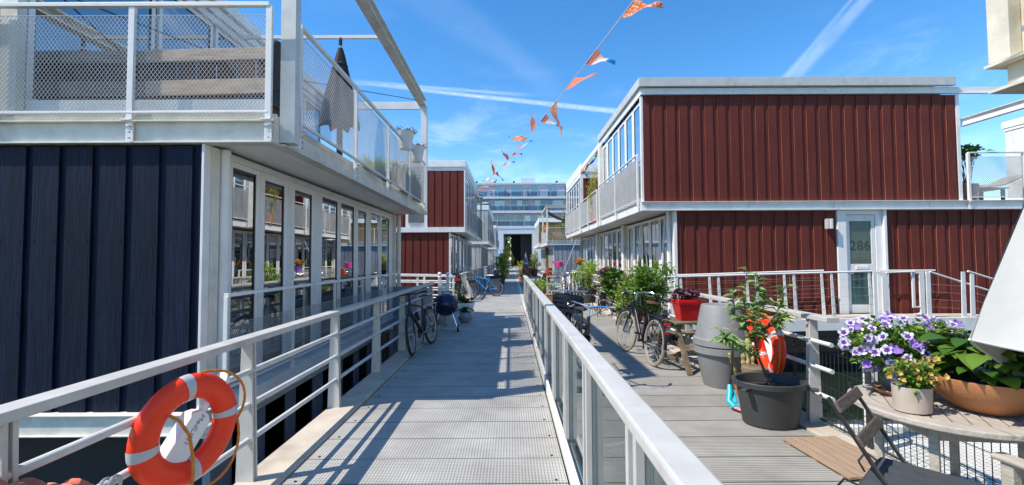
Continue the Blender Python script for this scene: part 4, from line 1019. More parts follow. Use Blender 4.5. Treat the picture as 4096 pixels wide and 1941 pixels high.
# faded red fenders on the low rail at the bottom left
t = T('terracotta_roll', 'row of faded red and terracotta ribbed rolls hung on the lower rail in the corner', 'fender', (-1.80, 1.70, .665))
FR = M('faded_red_rubber', (.52, .13, .08), .6, var=.2, vs=7, dirt=.4); FR2 = M('faded_clay_rubber', (.60, .27, .17), .65, var=.15, vs=6, dirt=.4)
for i in range(6):
    m = MB(); s = 1-.0*i; yy = -.27+.09*i
    prof = [(.02, 0), (.075, .005), (.088, .03), (.082, .055), (.09, .075), (.07, .10), (.02, .105)]
    m.lathe(prof, (0, 0, 0), 18, cap1=True)
    rot = Matrix.Rotation(R(-90), 4, 'X') @ Matrix.Identity(4)
    m.v = [tuple(rot @ (Vector(p)*.88) + Vector((.02*math.sin(i*2), yy*.8, .01*math.cos(i*3)-.40*yy))) for p in m.v]
    m.build('segment', FR if i % 2 == 0 else FR2, t, smooth=True)
t = T('shackle', 'grey metal shackle rings fixed on the lower rail beside the orange lifebuoy', 'shackle', (-1.86, 2.06, .565)); t.scale = (.65, .65, .65)
for i in range(2):
    m = MB(); n = 16; m.tube([(.0+.03*i, .05*math.cos(2*math.pi*k/n)+.04*i, .06*math.sin(2*math.pi*k/n)) for k in range(n)], .011, 8, closed=True); m.build('ring', STEEL, t, smooth=True)

# ------------------------------------------------------------------ terrace of the navy house
def pallet(label, x0, y, z, L, tilt=0, wood=None):
    t = T('wooden_pallet', label, 'pallet', (x0, y, z), 'pallets stood on the terrace'); t.rotation_euler = (0, R(tilt), 0)
    for zz, h in ((0.0, .12), (.335, .17), (.72, .135)):
        m = MB(); m.box(0, L, -.012, .02, zz, zz+h); m.build('skid_board', wood or PALLET, t, bevel=.004)
        for xx in (0.005, L/2-.075, L-.155): m = MB(); m.box(xx, xx+.15, .021, .13, zz+.005, zz+h-.005); m.build('block', PALLETB, t)
    for i in range(6):
        xx = L/6*i+.02; m = MB(); m.box(xx, xx+L/6-.022, .131, .152, 0, .86); m.build('deck_board', PALLETB, t)
    return t
pallet('grey wooden pallet stood on edge behind the mesh, the brighter one beside the railing post', -4.05, 4.86, 3.10, 1.36, -1.2)
pallet('shade-coloured grey wooden pallet stood on edge behind the first mesh panel of the terrace', -5.30, 4.90, 3.12, 1.22, .6, M('pallet_shaded_wood', (.24, .19, .16), .85, var=.3, vs=4, stretch=(2, 12, 14), bump=.5, bs=8))  # same kind of wood, shade put into its darker colour
t = T('lounge_cushion', 'charcoal lounge seat with back cushion beside the tall steel post on the terrace', 'cushion', (-2.72, 5.1, 3.08))
m = MB(); m.bx((.0, .0, .72), (.14, .42, .62), (0, 8, 0)); m.build('back_cushion', CUSH, t, bevel=.04)
m = MB(); m.bx((-.15, .0, .34), (.5, .44, .18)); m.build('seat_cushion', CUSH, t, bevel=.04)
m = MB(); m.box(-.4, .05, -.2, .2, 0, .24); m.build('base', PALLETB, t)
def closed_parasol(t, H, zc0, zc1, r0, r1, cloth, folds=8, pole=.022):
    m = MB(); m.tube([(0, 0, 0), (0, 0, H)], pole, 10); m.build('pole', STEEL, t, smooth=True)
    m = MB(); n = folds*6; rows = 12; vs = []; fs = []
    for i in range(rows+1):
        u = i/rows; z = zc1+(zc0-zc1)*u; r = r0+(r1-r0)*(u**.85)
        for j in range(n):
            a = 2*math.pi*j/n; w = 1+.20*u*math.cos(folds*a+.6*math.sin(u*3))+.04*math.sin(3*a+u*5)
            zz = z + (0 if i < rows else .07*abs(math.sin(folds*a/2))-.03)
            vs.append((r*w*math.cos(a), r*w*math.sin(a), zz))
    for i in range(rows):
        for j in range(n): fs.append((i*n+j, i*n+(j+1) % n, (i+1)*n+(j+1) % n, (i+1)*n+j))
    m.add(vs, fs); m.build('canopy', cloth, t, smooth=True, ang=70)
    m = MB(); m.lathe([(.03, 0), (.03, .1), (.015, .14)], (0, 0, H-.05), 10, cap1=True); m.build('finial', BLACK, t)
    m = MB(); n = 24; m.lathe([(r0*1.9+.05, -.02), (r0*1.4, .12), (r0*.8, .22)], (0, 0, zc1-.28), 16, cap0=False); m.build('vent_flap', cloth, t, smooth=True)
t = T('parasol', 'closed dark grey parasol standing on the terrace above the white windows', 'parasol', (-2.87, 7.35, 3.08))
closed_parasol(t, 2.2, .78, 2.1, .04, .30, DARKCANVAS)
m = MB(); m.tube([(0, 0, 0), (0, 0, .9)], .05, 10); m.lathe([(.26, 0), (.24, .05), (.06, .08)], (0, 0, 0), 20); m.build('base', BLACK, t, smooth=True)
for i, (yy, zz, nm) in enumerate(((9.0, 4.17, 'white planter clipped over the terrace rail, nearer of the pair'), (10.1, 4.15, 'white planter clipped over the terrace rail beside the end post'))):
    t = T('rail_planter', nm, 'planter', (-2.22, yy, zz))
    m = MB(); m.lathe([(.11, -.30), (.15, -.1), (.18, .02), (.19, .04), (.175, .04), (.13, -.05)], (.06, 0, 0), 20, 1, 1.25); m.build('pot', WHITE_CLEAN, t, smooth=True)
    m = MB()
    for k in range(70):
        a = random.uniform(0, 6.28); m.leaf((.06+.15*math.cos(a), .18*math.sin(a), .0), (math.cos(a)*.6, math.sin(a)*.6, random.uniform(.3, 1.4)), (0, 0, 1), random.uniform(.06, .14), .04)
    m.build('foliage', LEAF_G, t)
    m = MB()
    for k in range(40):
        a = random.uniform(0, 6.28); m.leaf((.06+.2*math.cos(a), .22*math.sin(a), random.uniform(.03, .12)), (math.cos(a), math.sin(a), .3), (0, 0, 1), .05, .04)
    m.build('blossom', PET_P if i else PET_V, t)
t = T('trough_planter', 'wicker trough of magenta flowers behind the terrace mesh below the white planters', 'planter', (-2.42, 10.3, 3.08))
m = MB(); m.box(-.14, .1, -.9, .9, 0, .5); m.build('trough', M('wicker', (.40, .34, .26), .85, var=.3, vs=20, bump=.8, bs=50), t, bevel=.02)
m = MB(); f2 = MB()
for k in range(200):
    p = (random.uniform(-.14, .1), random.uniform(-.9, .9), .5); m.leaf(p, (random.uniform(-1, 1), random.uniform(-1, 1), 1.2), (0, 0, 1), random.uniform(.08, .18), .05)
    if k % 3 == 0: f2.leaf((p[0], p[1], .5+random.uniform(.05, .18)), (random.uniform(-1, 1), random.uniform(-1, 1), .4), (0, 0, 1), .06, .05)
m.build('foliage', LEAF_G, t); f2.build('blossom', PET_P, t)
t = T('grass_planter', 'low pot of long green grass on the terrace floor beside the closed parasol', 'plant', (-2.60, 8.35, 3.08))
m = MB(); m.lathe([(.14, 0), (.2, .22), (.19, .22)], (0, 0, 0), 16, cap1=True); m.build('pot', GREYPLA, t, smooth=True)
m = MB()
for k in range(420):
    a = random.uniform(0, 6.28); s = random.uniform(.2, 1)
    p = Vector((.12*math.cos(a), .12*math.sin(a), .2)); q = p+Vector((math.cos(a)*.3*s, math.sin(a)*.35*s, random.uniform(.1, .36)))
    m.leaf(p, q-p, (0, 0, 1), (q-p).length, .012, 0, .35)
m.build('grass', LEAF_LIME, t)

# ------------------------------------------------------------------ bunting
S0, S1 = Vector((1.42, 5.0, 4.56)), Vector((-1.98, 20.9, 4.58))
def bun(t):
    p = S0.lerp(S1, t); p.z -= 1.05*t*(1-t) if 0 <= t <= 1 else -.4*abs(t)*.6
    return p
def CLOTH(name, c0, c1, s=30):
    m, n, b = nt(name); L = n.links; tc = N(n, 'ShaderNodeTexCoord'); no = N(n, 'ShaderNodeTexNoise'); no.inputs['Scale'].default_value = s; L.new(tc.outputs['Object'], no.inputs['Vector'])
    cr = N(n, 'ShaderNodeValToRGB'); cr.color_ramp.elements[0].position = .48; cr.color_ramp.elements[1].position = .56; cr.color_ramp.elements[0].color = (*c0, 1); cr.color_ramp.elements[1].color = (*c1, 1); L.new(no.outputs[0], cr.inputs[0])
    L.new(cr.outputs[0], b.inputs['Base Color']); b.inputs['Roughness'].default_value = .8
    t = N(n, 'ShaderNodeBsdfTranslucent'); L.new(cr.outputs[0], t.inputs[0]); mx = N(n, 'ShaderNodeMixShader'); mx.inputs[0].default_value = .6
    L.new(b.outputs[0], mx.inputs[1]); L.new(t.outputs[0], mx.inputs[2]); L.new(mx.outputs[0], n.nodes['Material Output'].inputs[0]); return m
BT = T('bunting', 'string of fluttering orange and red white blue pennants strung across the jetty', 'bunting', tuple(bun(.4)))
o = tuple(bun(.4))
m = MB(o); m.tube([bun(-.5+.05*i) for i in range(31)], .006, 5); m.build('cord', M('pink_cord', (.75, .55, .5), .7), BT)
FO = CLOTH('orange_print_cloth', (.85, .20, .05), (.90, .62, .48)); FO2 = LEAF('orange_cloth', (.90, .16, .015), (.92, .22, .03), .6)
FW = CLOTH('white_cloth', (.88, .85, .82), (.88, .62, .50), 9); FB = LEAF('blue_cloth', (.03, .36, .68), (.05, .42, .74), .6); FC = LEAF('coral_cloth', (.88, .24, .16), (.92, .30, .20), .6)
def pennant(t, w, tip, kind, wav=.05, curl=0):
    a, b = bun(t), bun(t+w); mid = (a+b)/2; tip = Vector(tip)
    nn = (b-a).cross(tip).normalized()
    def P(u, v):      # u along the flag, v across
        base = a.lerp(b, v); p = base.lerp(mid+tip, u)
        return p + nn*wav*math.sin(u*5.2+v*1.6)*min(1, u*2.5) + Vector((0, 0, curl*u*u))
    def strip(u0, u1, name, mt, parent):
        mm = MB(o); n = 8; k = 4; vs = []
        for i in range(n+1):
            for j in range(k+1): vs.append(P(u0+(u1-u0)*i/n, j/k))
        mm.add(vs, [(i*(k+1)+j, i*(k+1)+j+1, (i+1)*(k+1)+j+1, (i+1)*(k+1)+j) for i in range(n) for j in range(k)])
        return mm.build(name, mt, parent, smooth=True)
    if kind == 'rwb':
        f = strip(0, .2, 'pennant', FC, BT); strip(.2, .66, 'white_stripe', FW, f); strip(.66, 1, 'blue_stripe', FB, f)
    else:
        strip(0, 1, 'pennant', {'o': FO, 'c': FC, 's': FO2}[kind], BT)
PEN = [(-.006, .018, (.40, .0, .02), 'o', .05, 0), (.062, .020, (.34, .06, -.10), 'rwb', .05, .03), (.116, .022, (.42, .0, .13), 'c', .02, .03), (.172, .020, (.12, .0, -.52), 'o', .03, 0),
       (.214, .018, (.36, .05, -.20), 'rwb', .03, 0), (.262, .020, (.0, .0, .40), 'c', .03, -.05), (.305, .018, (-.36, .0, .08), 'o', .04, 0), (.352, .016, (.34, 0, .14), 'rwb', .03, .04),
       (.385, .016, (.22, 0, -.03), 's', .04, 0), (.425, .014, (-.16, 0, .24), 'c', .03, 0), (.462, .016, (.30, 0, .03), 'rwb', .04, .02), (.56, .018, (-.06, -.1, .42), 's', .03, 0),
       (.535, .018, (.20, -.1, -.28), 's', .03, 0), (.60, .014, (-.28, 0, -.10), 'rwb', .03, 0), (.64, .014, (.34, 0, .02), 'rwb', .03, 0), (.675, .014, (.42, 0, .06), 'c', .03, 0), (.705, .014, (.45, 0, -.08), 's', .03, 0),
       (.735, .014, (.40, 0, .0), 'rwb', .03, 0), (.765, .014, (.48, 0, -.15), 's', .03, 0), (.79, .014, (.42, 0, -.05), 's', .03, 0), (.82, .014, (.38, 0, -.25), 'rwb', .03, 0), (.85, .014, (.2, 0, -.4), 'o', .03, 0), (.90, .014, (.0, 0, -.45), 'c', .02, 0), (.95, .014, (-.1, 0, -.5), 's', .03, 0)]
for (pt, pw, tv, kd, wv, cu) in PEN: k_ = 1.05 if pt < .58 else .95; pennant(pt, pw*1.35, tuple(c*k_ for c in tv), kd, wv, cu)
# coloured bulbs under the right hand terrace frame
t = T('string_lights', 'string of coloured bulbs hanging under the roof beam of the right hand terrace', 'string lights', (3.25, 18, 5.5)); o = (3.25, 18, 5.5)
pts = [(3.22, 16.2+.42*i, 5.60-.12*math.sin(math.pi*((i % 4.5)/4.5))) for i in range(10)]+[(3.6, 20.2, 5.42), (4.6, 20.3, 5.25), (5.6, 20.3, 5.4)]
m = MB(o); m.tube(pts, .008, 5); m.build('cable', BLACKM, t)
BC = [M('bulb_%s' % n, c, .2) for n, c in (('red', (.65, .02, .02)), ('green', (.02, .35, .10)), ('yellow', (.75, .45, .03)), ('blue', (.02, .12, .60)))]
for i in range(18):
    u = i/17*(len(pts)-2); a = Vector(pts[int(u)]).lerp(Vector(pts[int(u)+1]), u-int(u))
    m = MB(o); m.ball((a.x, a.y, a.z-.075), .05, 10, 1.3); m.tube([(a.x, a.y, a.z), (a.x, a.y, a.z-.03)], .02, 6); m.build('bulb', BC[i % 4], t, smooth=True)
# ------------------------------------------------------------------ bicycles
SPOKE = STEEL
def wheel(parent, c, r, tyre=None, steer=0, tw=.023, rimm=None):
    rot = Matrix.Rotation(steer, 4, 'Z')
    def ring(rr, k, n=40):
        m = MB(); pts = []
        for i in range(n):
            a = 2*math.pi*i/n; p = rot @ Vector((0, rr*math.cos(a), rr*math.sin(a))); pts.append(Vector(c)+p)
        m.tube(pts, k, 8, closed=True); return m
    w = ring(r-tw, tw).build('wheel', tyre or BLACKM, parent, smooth=True)
    ring(r-2.3*tw, .010).build('rim', rimm or STEEL, w, smooth=True)
    m = MB(); h = .032
    for i in range(26):
        a = 2*math.pi*i/26; b = a+(.5 if i % 2 else -.5); s = 1 if i % 4 < 2 else -1
        p = Vector(c)+rot @ Vector((h*s, .022*math.cos(b), .022*math.sin(b))); q = Vector(c)+rot @ Vector((0, (r-2.3*tw)*math.cos(a), (r-2.3*tw)*math.sin(a)))
        m.beam(p, q, .0028, .0028)
    m.build('spokes', SPOKE, w)
    m = MB(); ax = rot @ Vector((1, 0, 0)); m.tube([Vector(c)-ax*.055, Vector(c)-ax*.03, Vector(c)+ax*.03, Vector(c)+ax*.055], [.012, .022, .022, .012], 10); m.build('hub', STEEL, w, smooth=True)
    return w
def fender(parent, c, r, a0, a1, mt, steer=0, w=.055):
    m = MB(); n = 14; vs = []; rot = Matrix.Rotation(steer, 4, 'Z')
    for i in range(n+1):
        a = R(a0+(a1-a0)*i/n)
        for x, dr in ((-w/2, -.018), (-w/4, .002), (w/4, .002), (w/2, -.018)):
            vs.append(Vector(c)+rot @ Vector((x, (r+dr)*math.cos(a), (r+dr)*math.sin(a))))
    m.add(vs, [(i*4+j, i*4+j+1, (i+1)*4+j+1, (i+1)*4+j) for i in range(n) for j in range(3)])
    return m.build('mudguard', mt, parent, smooth=True)
def bike(label, loc, rz, frame=BLACK, style='city', lean=0, steer=0, tyre=None, saddle=None, r=.345, group='bicycles parked along the jetty', bars='swept', kick=True, rack=True, basket=None, barmat=None, fork=None, grips=None):
    t = T('bicycle', label, 'bicycle', loc, group); t.rotation_euler = (0, R(lean), R(rz)); st = R(steer)
    saddle = saddle or BLACKM; fork = fork or frame; barmat = barmat or CHROME
    rh = Vector((0, -.52, r)); fh = Vector((0, .57, r)); bb = Vector((0, -.06, .29)); sc = Vector((0, -.22, .80)); ht = Vector((0, .36, .90)); hb = Vector((0, .42, .68))
    m = MB()
    if style == 'city':
        m.tube([bb, (0, -.14, .55), sc, (0, -.24, .88)], [.019, .018, .016, .013], 10)
        m.tube([ht-Vector((0, -.01, .06)), (0, .18, .58), (0, .02, .38), bb], .020, 10); m.tube([ht-Vector((0, -.02, .16)), (0, .2, .47), (0, .02, .30)], .012, 8)
    else:
        m.tube([bb, sc, (0, -.25, .88)], [.019, .018, .013], 10)
        m.tube([(0, .37, .84), (0, -.19, .74)], .022, 10); m.tube([hb+Vector((0, -.01, .06)), bb], .030, 10)
    for s in (-1, 1):
        m.tube([bb+Vector((.02*s, -.02, 0)), rh+Vector((.06*s, 0, 0))], .010, 8); m.tube([sc-Vector((0, 0, .08)), rh+Vector((.06*s, 0, 0))], .008, 8)
    m.tube([ht, hb], .022, 10)
    m.build('frame', frame, t, smooth=True)
    rot = Matrix.Rotation(st, 3, 'Z'); piv = Vector((0, .40, 0))
    def F(p): p = Vector(p); q = rot @ (p-piv); return q+piv
    m = MB()
    for s in (-1, 1): m.tube([F(hb+Vector((.035*s, .01, -.02))), F((.055*s, .50, .50)), F(fh+Vector((.058*s, 0, 0)))], [.015, .014, .009], 8)
    m.tube([F(hb+Vector((-.045, .01, -.01))), F(hb+Vector((.045, .01, -.01)))], .018, 8)
    m.build('fork', fork, t, smooth=True)
    wheel(t, F(fh), r, tyre, st); wheel(t, rh, r, tyre)
    m = MB(); z = 1.02
    if bars == 'swept':
        m.tube([F((-.30, .18, z)), F((-.27, .30, z+.03)), F((-.12, .40, z+.02)), F((0, .40, z)), F((.12, .40, z+.02)), F((.27, .30, z+.03)), F((.30, .18, z))], .012, 8)
        gp = [((-.30, .15, z-.002), (-.285, .265, z+.02)), ((.30, .15, z-.002), (.285, .265, z+.02))]
    else:
        m.tube([F((-.31, .34, z)), F((-.15, .38, z-.01)), F((.15, .38, z-.01)), F((.31, .34, z))], .013, 8)
        gp = [((-.32, .335, z), (-.20, .37, z)), ((.32, .335, z), (.20, .37, z))]
    m.tube([F((0, .345, .9)), F((0, .335, z-.02)), F((0, .39, z))], .015, 8)
    hbp = m.build('handlebar', barmat, t, smooth=True)
    m = MB()
    for a, b in gp: m.tube([F(a), F(b)], .018, 8)
    m.build('grips', grips or BLACKM, hbp, smooth=True)
    m = MB()
    for s in (-1, 1): m.tube([F((.22*s, .36, z)), F((.25*s, .38, z-.03)), F((.31*s, .30, z-.03))], .006, 6)
    m.build('brake_levers', STEEL, hbp)
    m = MB(); m.tube([F((.20, .37, z)), F((.15, .50, z-.08)), F((.03, .52, .85)), F((.0, .42, .7))], .004, 5); m.tube([F((-.20, .37, z)), F((-.13, .52, z-.05)), F((-.02, .50, .9)), F((0, .3, .7))], .004, 5); m.build('brake_cable', BLACKM, hbp)
    # saddle
    m = MB(); prof = [(-.26, .055, .0), (-.22, .085, .03), (-.14, .082, .04), (-.05, .045, .035), (.04, .022, .03), (.06, .012, .015)]; vs = []
    for (yy, w, zz) in prof:
        for k in range(8):
            a = math.pi*k/7; vs.append((w*math.cos(a), yy-.18, .90+zz*1.0*math.sin(a)+.012))
    m.add(vs, [(i*8+j, i*8+j+1, (i+1)*8+j+1, (i+1)*8+j) for i in range(5) for j in range(7)]+[tuple(range(8)), tuple(40+j for j in range(7, -1, -1))]+[(i*8, (i+1)*8, (i+1)*8+7, i*8+7) for i in range(5)])
    m.build('saddle', saddle, t, smooth=True)
    # cranks, chain guard
    m = MB(); m.tube([bb+Vector((-.07, 0, 0)), bb+Vector((.07, 0, 0))], .016, 8); m.tube([bb+Vector((.07, 0, 0)), bb+Vector((.075, .10, -.13))], .010, 6); m.tube([bb+Vector((-.07, 0, 0)), bb+Vector((-.075, -.10, .13))], .010, 6)
    m.bx(bb+Vector((.12, .10, -.13)), (.09, .07, .022)); m.bx(bb+Vector((-.12, -.10, .13)), (.09, .07, .022)); m.build('cranks', STEEL if style != 'city' else BLACK, t)
    m = MB(); m.lathe([(.02, -.004), (.095, -.004), (.095, .004), (.02, .004)], (0, 0, 0), 22, cap0=False)
    m.v = [tuple(bb+Vector((.05+v[2], v[0], v[1]))) for v in m.v]
    if style == 'city': m.box(.045, .058, -.50, -.08, .31, .40); m.box(.045, .058, -.50, -.08, .25, .27)
    else: m.box(.048, .054, -.52, -.06, .33, .336); m.box(.048, .054, -.52, -.06, .225, .231)
    m.build('chain_guard' if style == 'city' else 'chain', BLACK, t)
    if style == 'city':
        fender(t, rh, r+.03, 10, 185, frame); fender(t, F(fh), r+.03, -15 if steer == 0 else 5, 125, frame, st)
        m = MB(); m.bx((0, -.90, .55), (.05, .025, .03)); m.build('rear_light', M('red_lens_%d' % len(bpy.data.materials), (.6, .01, .01), .2), t)
        m = MB(); m.ball((0, .52, .80), .045, 10, 1); v = m.v; m.v = [tuple(F(p)) for p in v]; m.build('headlight', BLACK if frame is BLACK else CHROME, t, smooth=True)
    if rack:
        m = MB()
        for s in (-1, 1): m.tube([(.05*s, -.30, .74), (.06*s, -.50, .745), (.06*s, -.86, .745)], .007, 6); m.tube([(.06*s, -.56, .745), rh+Vector((.065*s, 0, 0))], .006, 6); m.tube([(.06*s, -.80, .745), rh+Vector((.065*s, 0, 0))], .006, 6)
        for yy in (-.4, -.55, -.7, -.86): m.tube([(-.06, yy, .745), (.06, yy, .745)], .006, 6)
        m.build('rack', BLACK if style == 'city' else STEEL, t)
    if kick:
        m = MB(); m.tube([(.05, -.30, .30), (.16, -.42, .012)], .010, 6); m.build('kickstand', STEEL if style == 'city' else BLACK, t)
    if basket == 'wicker':
        m = MB()
        for k in range(7):
            zz = .80+.035*k; s = .75+.25*k/6; m.tube([F((a*s, b*s+.62, zz)) for a, b in ((-.22, -.16), (.22, -.16), (.22, .16), (-.22, .16))], .013, 6, closed=True)
        for k in range(22):
            a, b = [(-.22+.088*(k % 6), -.16), (-.22+.088*(k % 6), .16), (-.22, -.16+.08*(k % 5)), (.22, -.16+.08*(k % 5))][k % 4]
            m.tube([F((a*.75, b*.75+.62, .79)), F((a, b+.62, 1.02))], .012, 5)
        m.add([F((-.165, .50, .79)), F((.165, .50, .79)), F((.165, .74, .79)), F((-.165, .74, .79))], [(0, 1, 2, 3)])
        m.build('basket', M('wicker_grey', (.42, .37, .30), .85, var=.3, vs=20, bump=.5, bs=80), t)
    if basket == 'crate':
        m = MB(); zb, zt = .70, .98; y0, y1 = .46, .82; w = .24
        def wall(p, q):
            for k in range(4): m.beam(F((*p, zb+.03+.075*k)), F((*q, zb+.03+.075*k)), .014, .05)
            for k in range(6):
                u = k/5; pp = (p[0]+(q[0]-p[0])*u, p[1]+(q[1]-p[1])*u); m.beam(F((*pp, zb)), F((*pp, zt-.02)), .018, .018, (1, 0, 0))
            m.beam(F((*p, zt-.03)), F((*q, zt-.03)), .03, .05)
        wall((-w, y0), (w, y0)); wall((-w, y1), (w, y1)); wall((-w, y0), (-w, y1)); wall((w, y0), (w, y1))
        m.add([F((-w, y0, zb)), F((w, y0, zb)), F((w, y1, zb)), F((-w, y1, zb))], [(0, 1, 2, 3)])
        m.tube([F((-.1, .6, zb)), F((0, .57, .40))], .01, 6); m.tube([F((.1, .6, zb)), F((0, .57, .40))], .01, 6)
        m.build('crate', M('black_crate', (.016, .018, .028), .4, var=.15), t)
    return t
# near: black hybrid bike leaning on the left railing
b = bike('black city bicycle leaning on the left railing in front of the kettle barbecue', (-1.58, 7.95, 0.0), 171, BLACK, 'hybrid', lean=7, steer=12, bars='flat', barmat=BLACK, rack=True, fork=BLACK)
m = MB(); m.bx((0, .09, .60), (.05, .06, .15), (-30, 0, 0)); m.build('bottle', BLACKM, b)
fender(b, (0, -.52, .345), .375, 20, 175, BLACK)
# right deck, black city bike with cream tyres
b2 = bike('black step-through bicycle with brown saddle and cream tyres beside the picnic table', (2.04, 7.12, 0), 6, BLACK, 'city', lean=6, steer=8, tyre=M('cream_tyre', (.30, .245, .19), .75, var=.2), saddle=M('brown_leather', (.10, .035, .02), .45, var=.2))
m = MB(); m.tube([(-.15, .44, .74), (-.15, .52, .98), (.15, .52, .98), (.15, .44, .74), (-.15, .44, .74), (-.13, .62, .76), (.13, .62, .76), (.15, .44, .74)], .009, 6); m.tube([(-.15, .50, .9), (.15, .5, .9)], .007, 6); m.tube([(0, .44, .74), (0, .52, .98)], .007, 6); m.build('front_carrier', BLACK, b2)
m = MB(); m.bx((0, -.885, .665), (.09, .03, .035)); m.build('reflector', M('red_reflector', (.65, .01, .015), .15), b2)
# two bikes leaning on the balustrade, facing the viewer
b3 = bike('bicycle with a black crate leaning on the glass balustrade', (.98, 8.25, 0), 176, M('navy_paint', (.02, .03, .06), .3), 'city', lean=-6, steer=-10, basket='crate', grips=BLACKM)
b4 = bike('black bicycle with silver handlebar tucked against the glass balustrade, nearest of the bicycles', (.86, 5.75, 0), 178, BLACK, 'city', lean=-6, steer=-26, tyre=BLACKM)
# group further along the right deck
for lab, x, yy, rz, fr, st_, ba, ln in (
    ('white city bicycle in the row before the cross gangway, rear wheel toward us', 2.02, 17.6, -4, WHITE_CLEAN, 'city', None, 5),
    ('silver bicycle between the white and the pale blue one', 2.32, 17.9, 3, ALU, 'city', None, 4),
    ('pale blue bicycle beside the black bucket of green shrub', 2.70, 17.4, 6, M('sky_blue_paint', (.16, .48, .68), .3), 'city', None, 5),
    ('white bicycle with red reflector beside the wooden chair', 2.5, 18.8, 8, WHITE_CLEAN, 'city', None, 6),
    ('grey bicycle half hidden behind the wooden chair', 1.75, 18.9, -9, STEEL, 'hybrid', None, 4),
    ('black bicycle with an orange child seat near the conifer pot', 1.62, 21.5, 8, BLACK, 'city', None, 6),
    ('black bicycle parked beside the gnome and conifer', 1.9, 23.6, 14, BLACK, 'city', None, 5),
    ('dark bicycle parked at the far left railing beneath the leafy shrub', -1.15, 32.5, 8, BLACK, 'city', None, -6),
    ('grey bicycle parked at the far left railing beyond the planter', -1.25, 30.2, 172, STEEL, 'city', None, 6),
    ('black bicycle farthest along the left railing', -1.05, 35.5, 5, BLACK, 'city', None, -5)):
    q = bike(lab, (x, yy, 0), rz, fr, st_, lean=ln, basket=ba)
    if 'child seat' in lab:
        m = MB(); m.bx((0, -.62, .98), (.28, .06, .46), (12, 0, 0)); m.bx((0, -.48, .80), (.28, .26, .06)); m.bx((-.15, -.5, .86), (.03, .22, .16)); m.bx((.15, -.5, .86), (.03, .22, .16)); m.build('child_seat', M('orange_plastic', (.75, .10, .02), .4), q, bevel=.02)
# left: bicycle with wicker basket and the blue mountain bike
q = bike('bicycle with grey wicker basket draped with a white cloth by the left railing', (-1.80, 17.65, 0), 152, BLACK, 'city', lean=4, steer=-10, basket='wicker', barmat=CHROME)
q2 = bike('blue mountain bicycle leaning by the left railing with its wheel toward the walkway', (-1.12, 19.15, 0), 74, M('bright_blue_paint', (.02, .25, .75), .3), 'hybrid', lean=-8, steer=20, bars='flat', barmat=BLACK, rack=False, fork=BLACK, kick=True, r=.355, saddle=M('pale_saddle', (.5, .5, .5), .5))
t = T('rucksack', 'black rucksack with a red patch hung in front of the wicker basket', 'bag', (-2.06, 16.55, .42))
m = MB(); m.ball((0, 0, .33), .26, 14, 1.3, .85, .55); m.bx((0, -.03, .6), (.26, .14, .16)); m.build('bag', BLACKM, t, smooth=True, ang=60)
m = MB(); m.bx((.09, -.15, .42), (.16, .03, .08)); m.build('red_patch', REDPOT, t)
m = MB()
for s in (-1, 1): m.tube([(.1*s, -.1, .3), (.14*s, -.12, -.1), (.11*s, -.1, -.36)], .05, 8)
m.build('hanging_legs', BLACKM, t, smooth=True)
t = MB(); vs = []; n = 10
for i in range(n+1):
    u = i/n
    for j in range(5): vs.append((.05*j-.1+.26*u+.02*math.sin(u*9+j), -.02*math.sin(j*2+u*6), .78-.76*u))
t.add(vs, [(i*5+j, i*5+j+1, (i+1)*5+j+1, (i+1)*5+j) for i in range(n) for j in range(4)])
c = t.build('white_cloth', CANVAS, None, smooth=True); c.location = (-1.70, 16.5, 0.02); tag(c, 'white cloth strip hanging from the wicker basket down to the walkway', 'cloth')

# ------------------------------------------------------------------ kettle barbecue
t = T('kettle_barbecue', 'dark blue kettle barbecue on two wheels behind the black bicycle', 'barbecue', (-1.46, 9.9, 0))
BBQ = M('blue_enamel', (.010, .016, .05), .12, var=.1)
m = MB(); m.lathe([(.02, .34), (.14, .36), (.24, .45), (.285, .58), (.285, .60)], (0, 0, 0), 28); m.build('bowl', BBQ, t, smooth=True)
m = MB(); m.lathe([(.29, .60), (.292, .62), (.27, .70), (.19, .79), (.08, .83), (.001, .835)], (0, 0, 0), 28, cap0=False); m.build('lid', BBQ, t, smooth=True)
m = MB(); m.tube([(-.08, 0, .82), (-.08, 0, .88), (.08, 0, .88), (.08, 0, .82)], .012, 8); m.build('handle', BLACK, t)
for a in (100, 220, 340):
    m = MB(); c, s = math.cos(R(a)), math.sin(R(a)); m.tube([(.16*c, .16*s, .42), (.31*c, .31*s, .04)], .014, 8); m.build('leg', CHROME, t, smooth=True)
for a in (220, 340):
    c, s = math.cos(R(a)), math.sin(R(a)); m = MB(); m.lathe([(.02, -.02), (.075, -.02), (.075, .02), (.02, .02)], (0, 0, 0), 18); m.v = [(.31*c+v[2], .31*s+v[0], .078+v[1]) for v in m.v]; w = m.build('wheel', BLACKM, t, smooth=True)
    m = MB(); m.lathe([(.02, -.023), (.045, -.023), (.045, .023), (.02, .023)], (0, 0, 0), 14); m.v = [(.31*c+v[2], .31*s+v[0], .078+v[1]) for v in m.v]; m.build('hub', WHITE_CLEAN, w)
m = MB(); m.tube([(.31*math.cos(R(220)), .31*math.sin(R(220)), .078), (.31*math.cos(R(340)), .31*math.sin(R(340)), .078)], .008, 6); m.build('axle', STEEL, t)

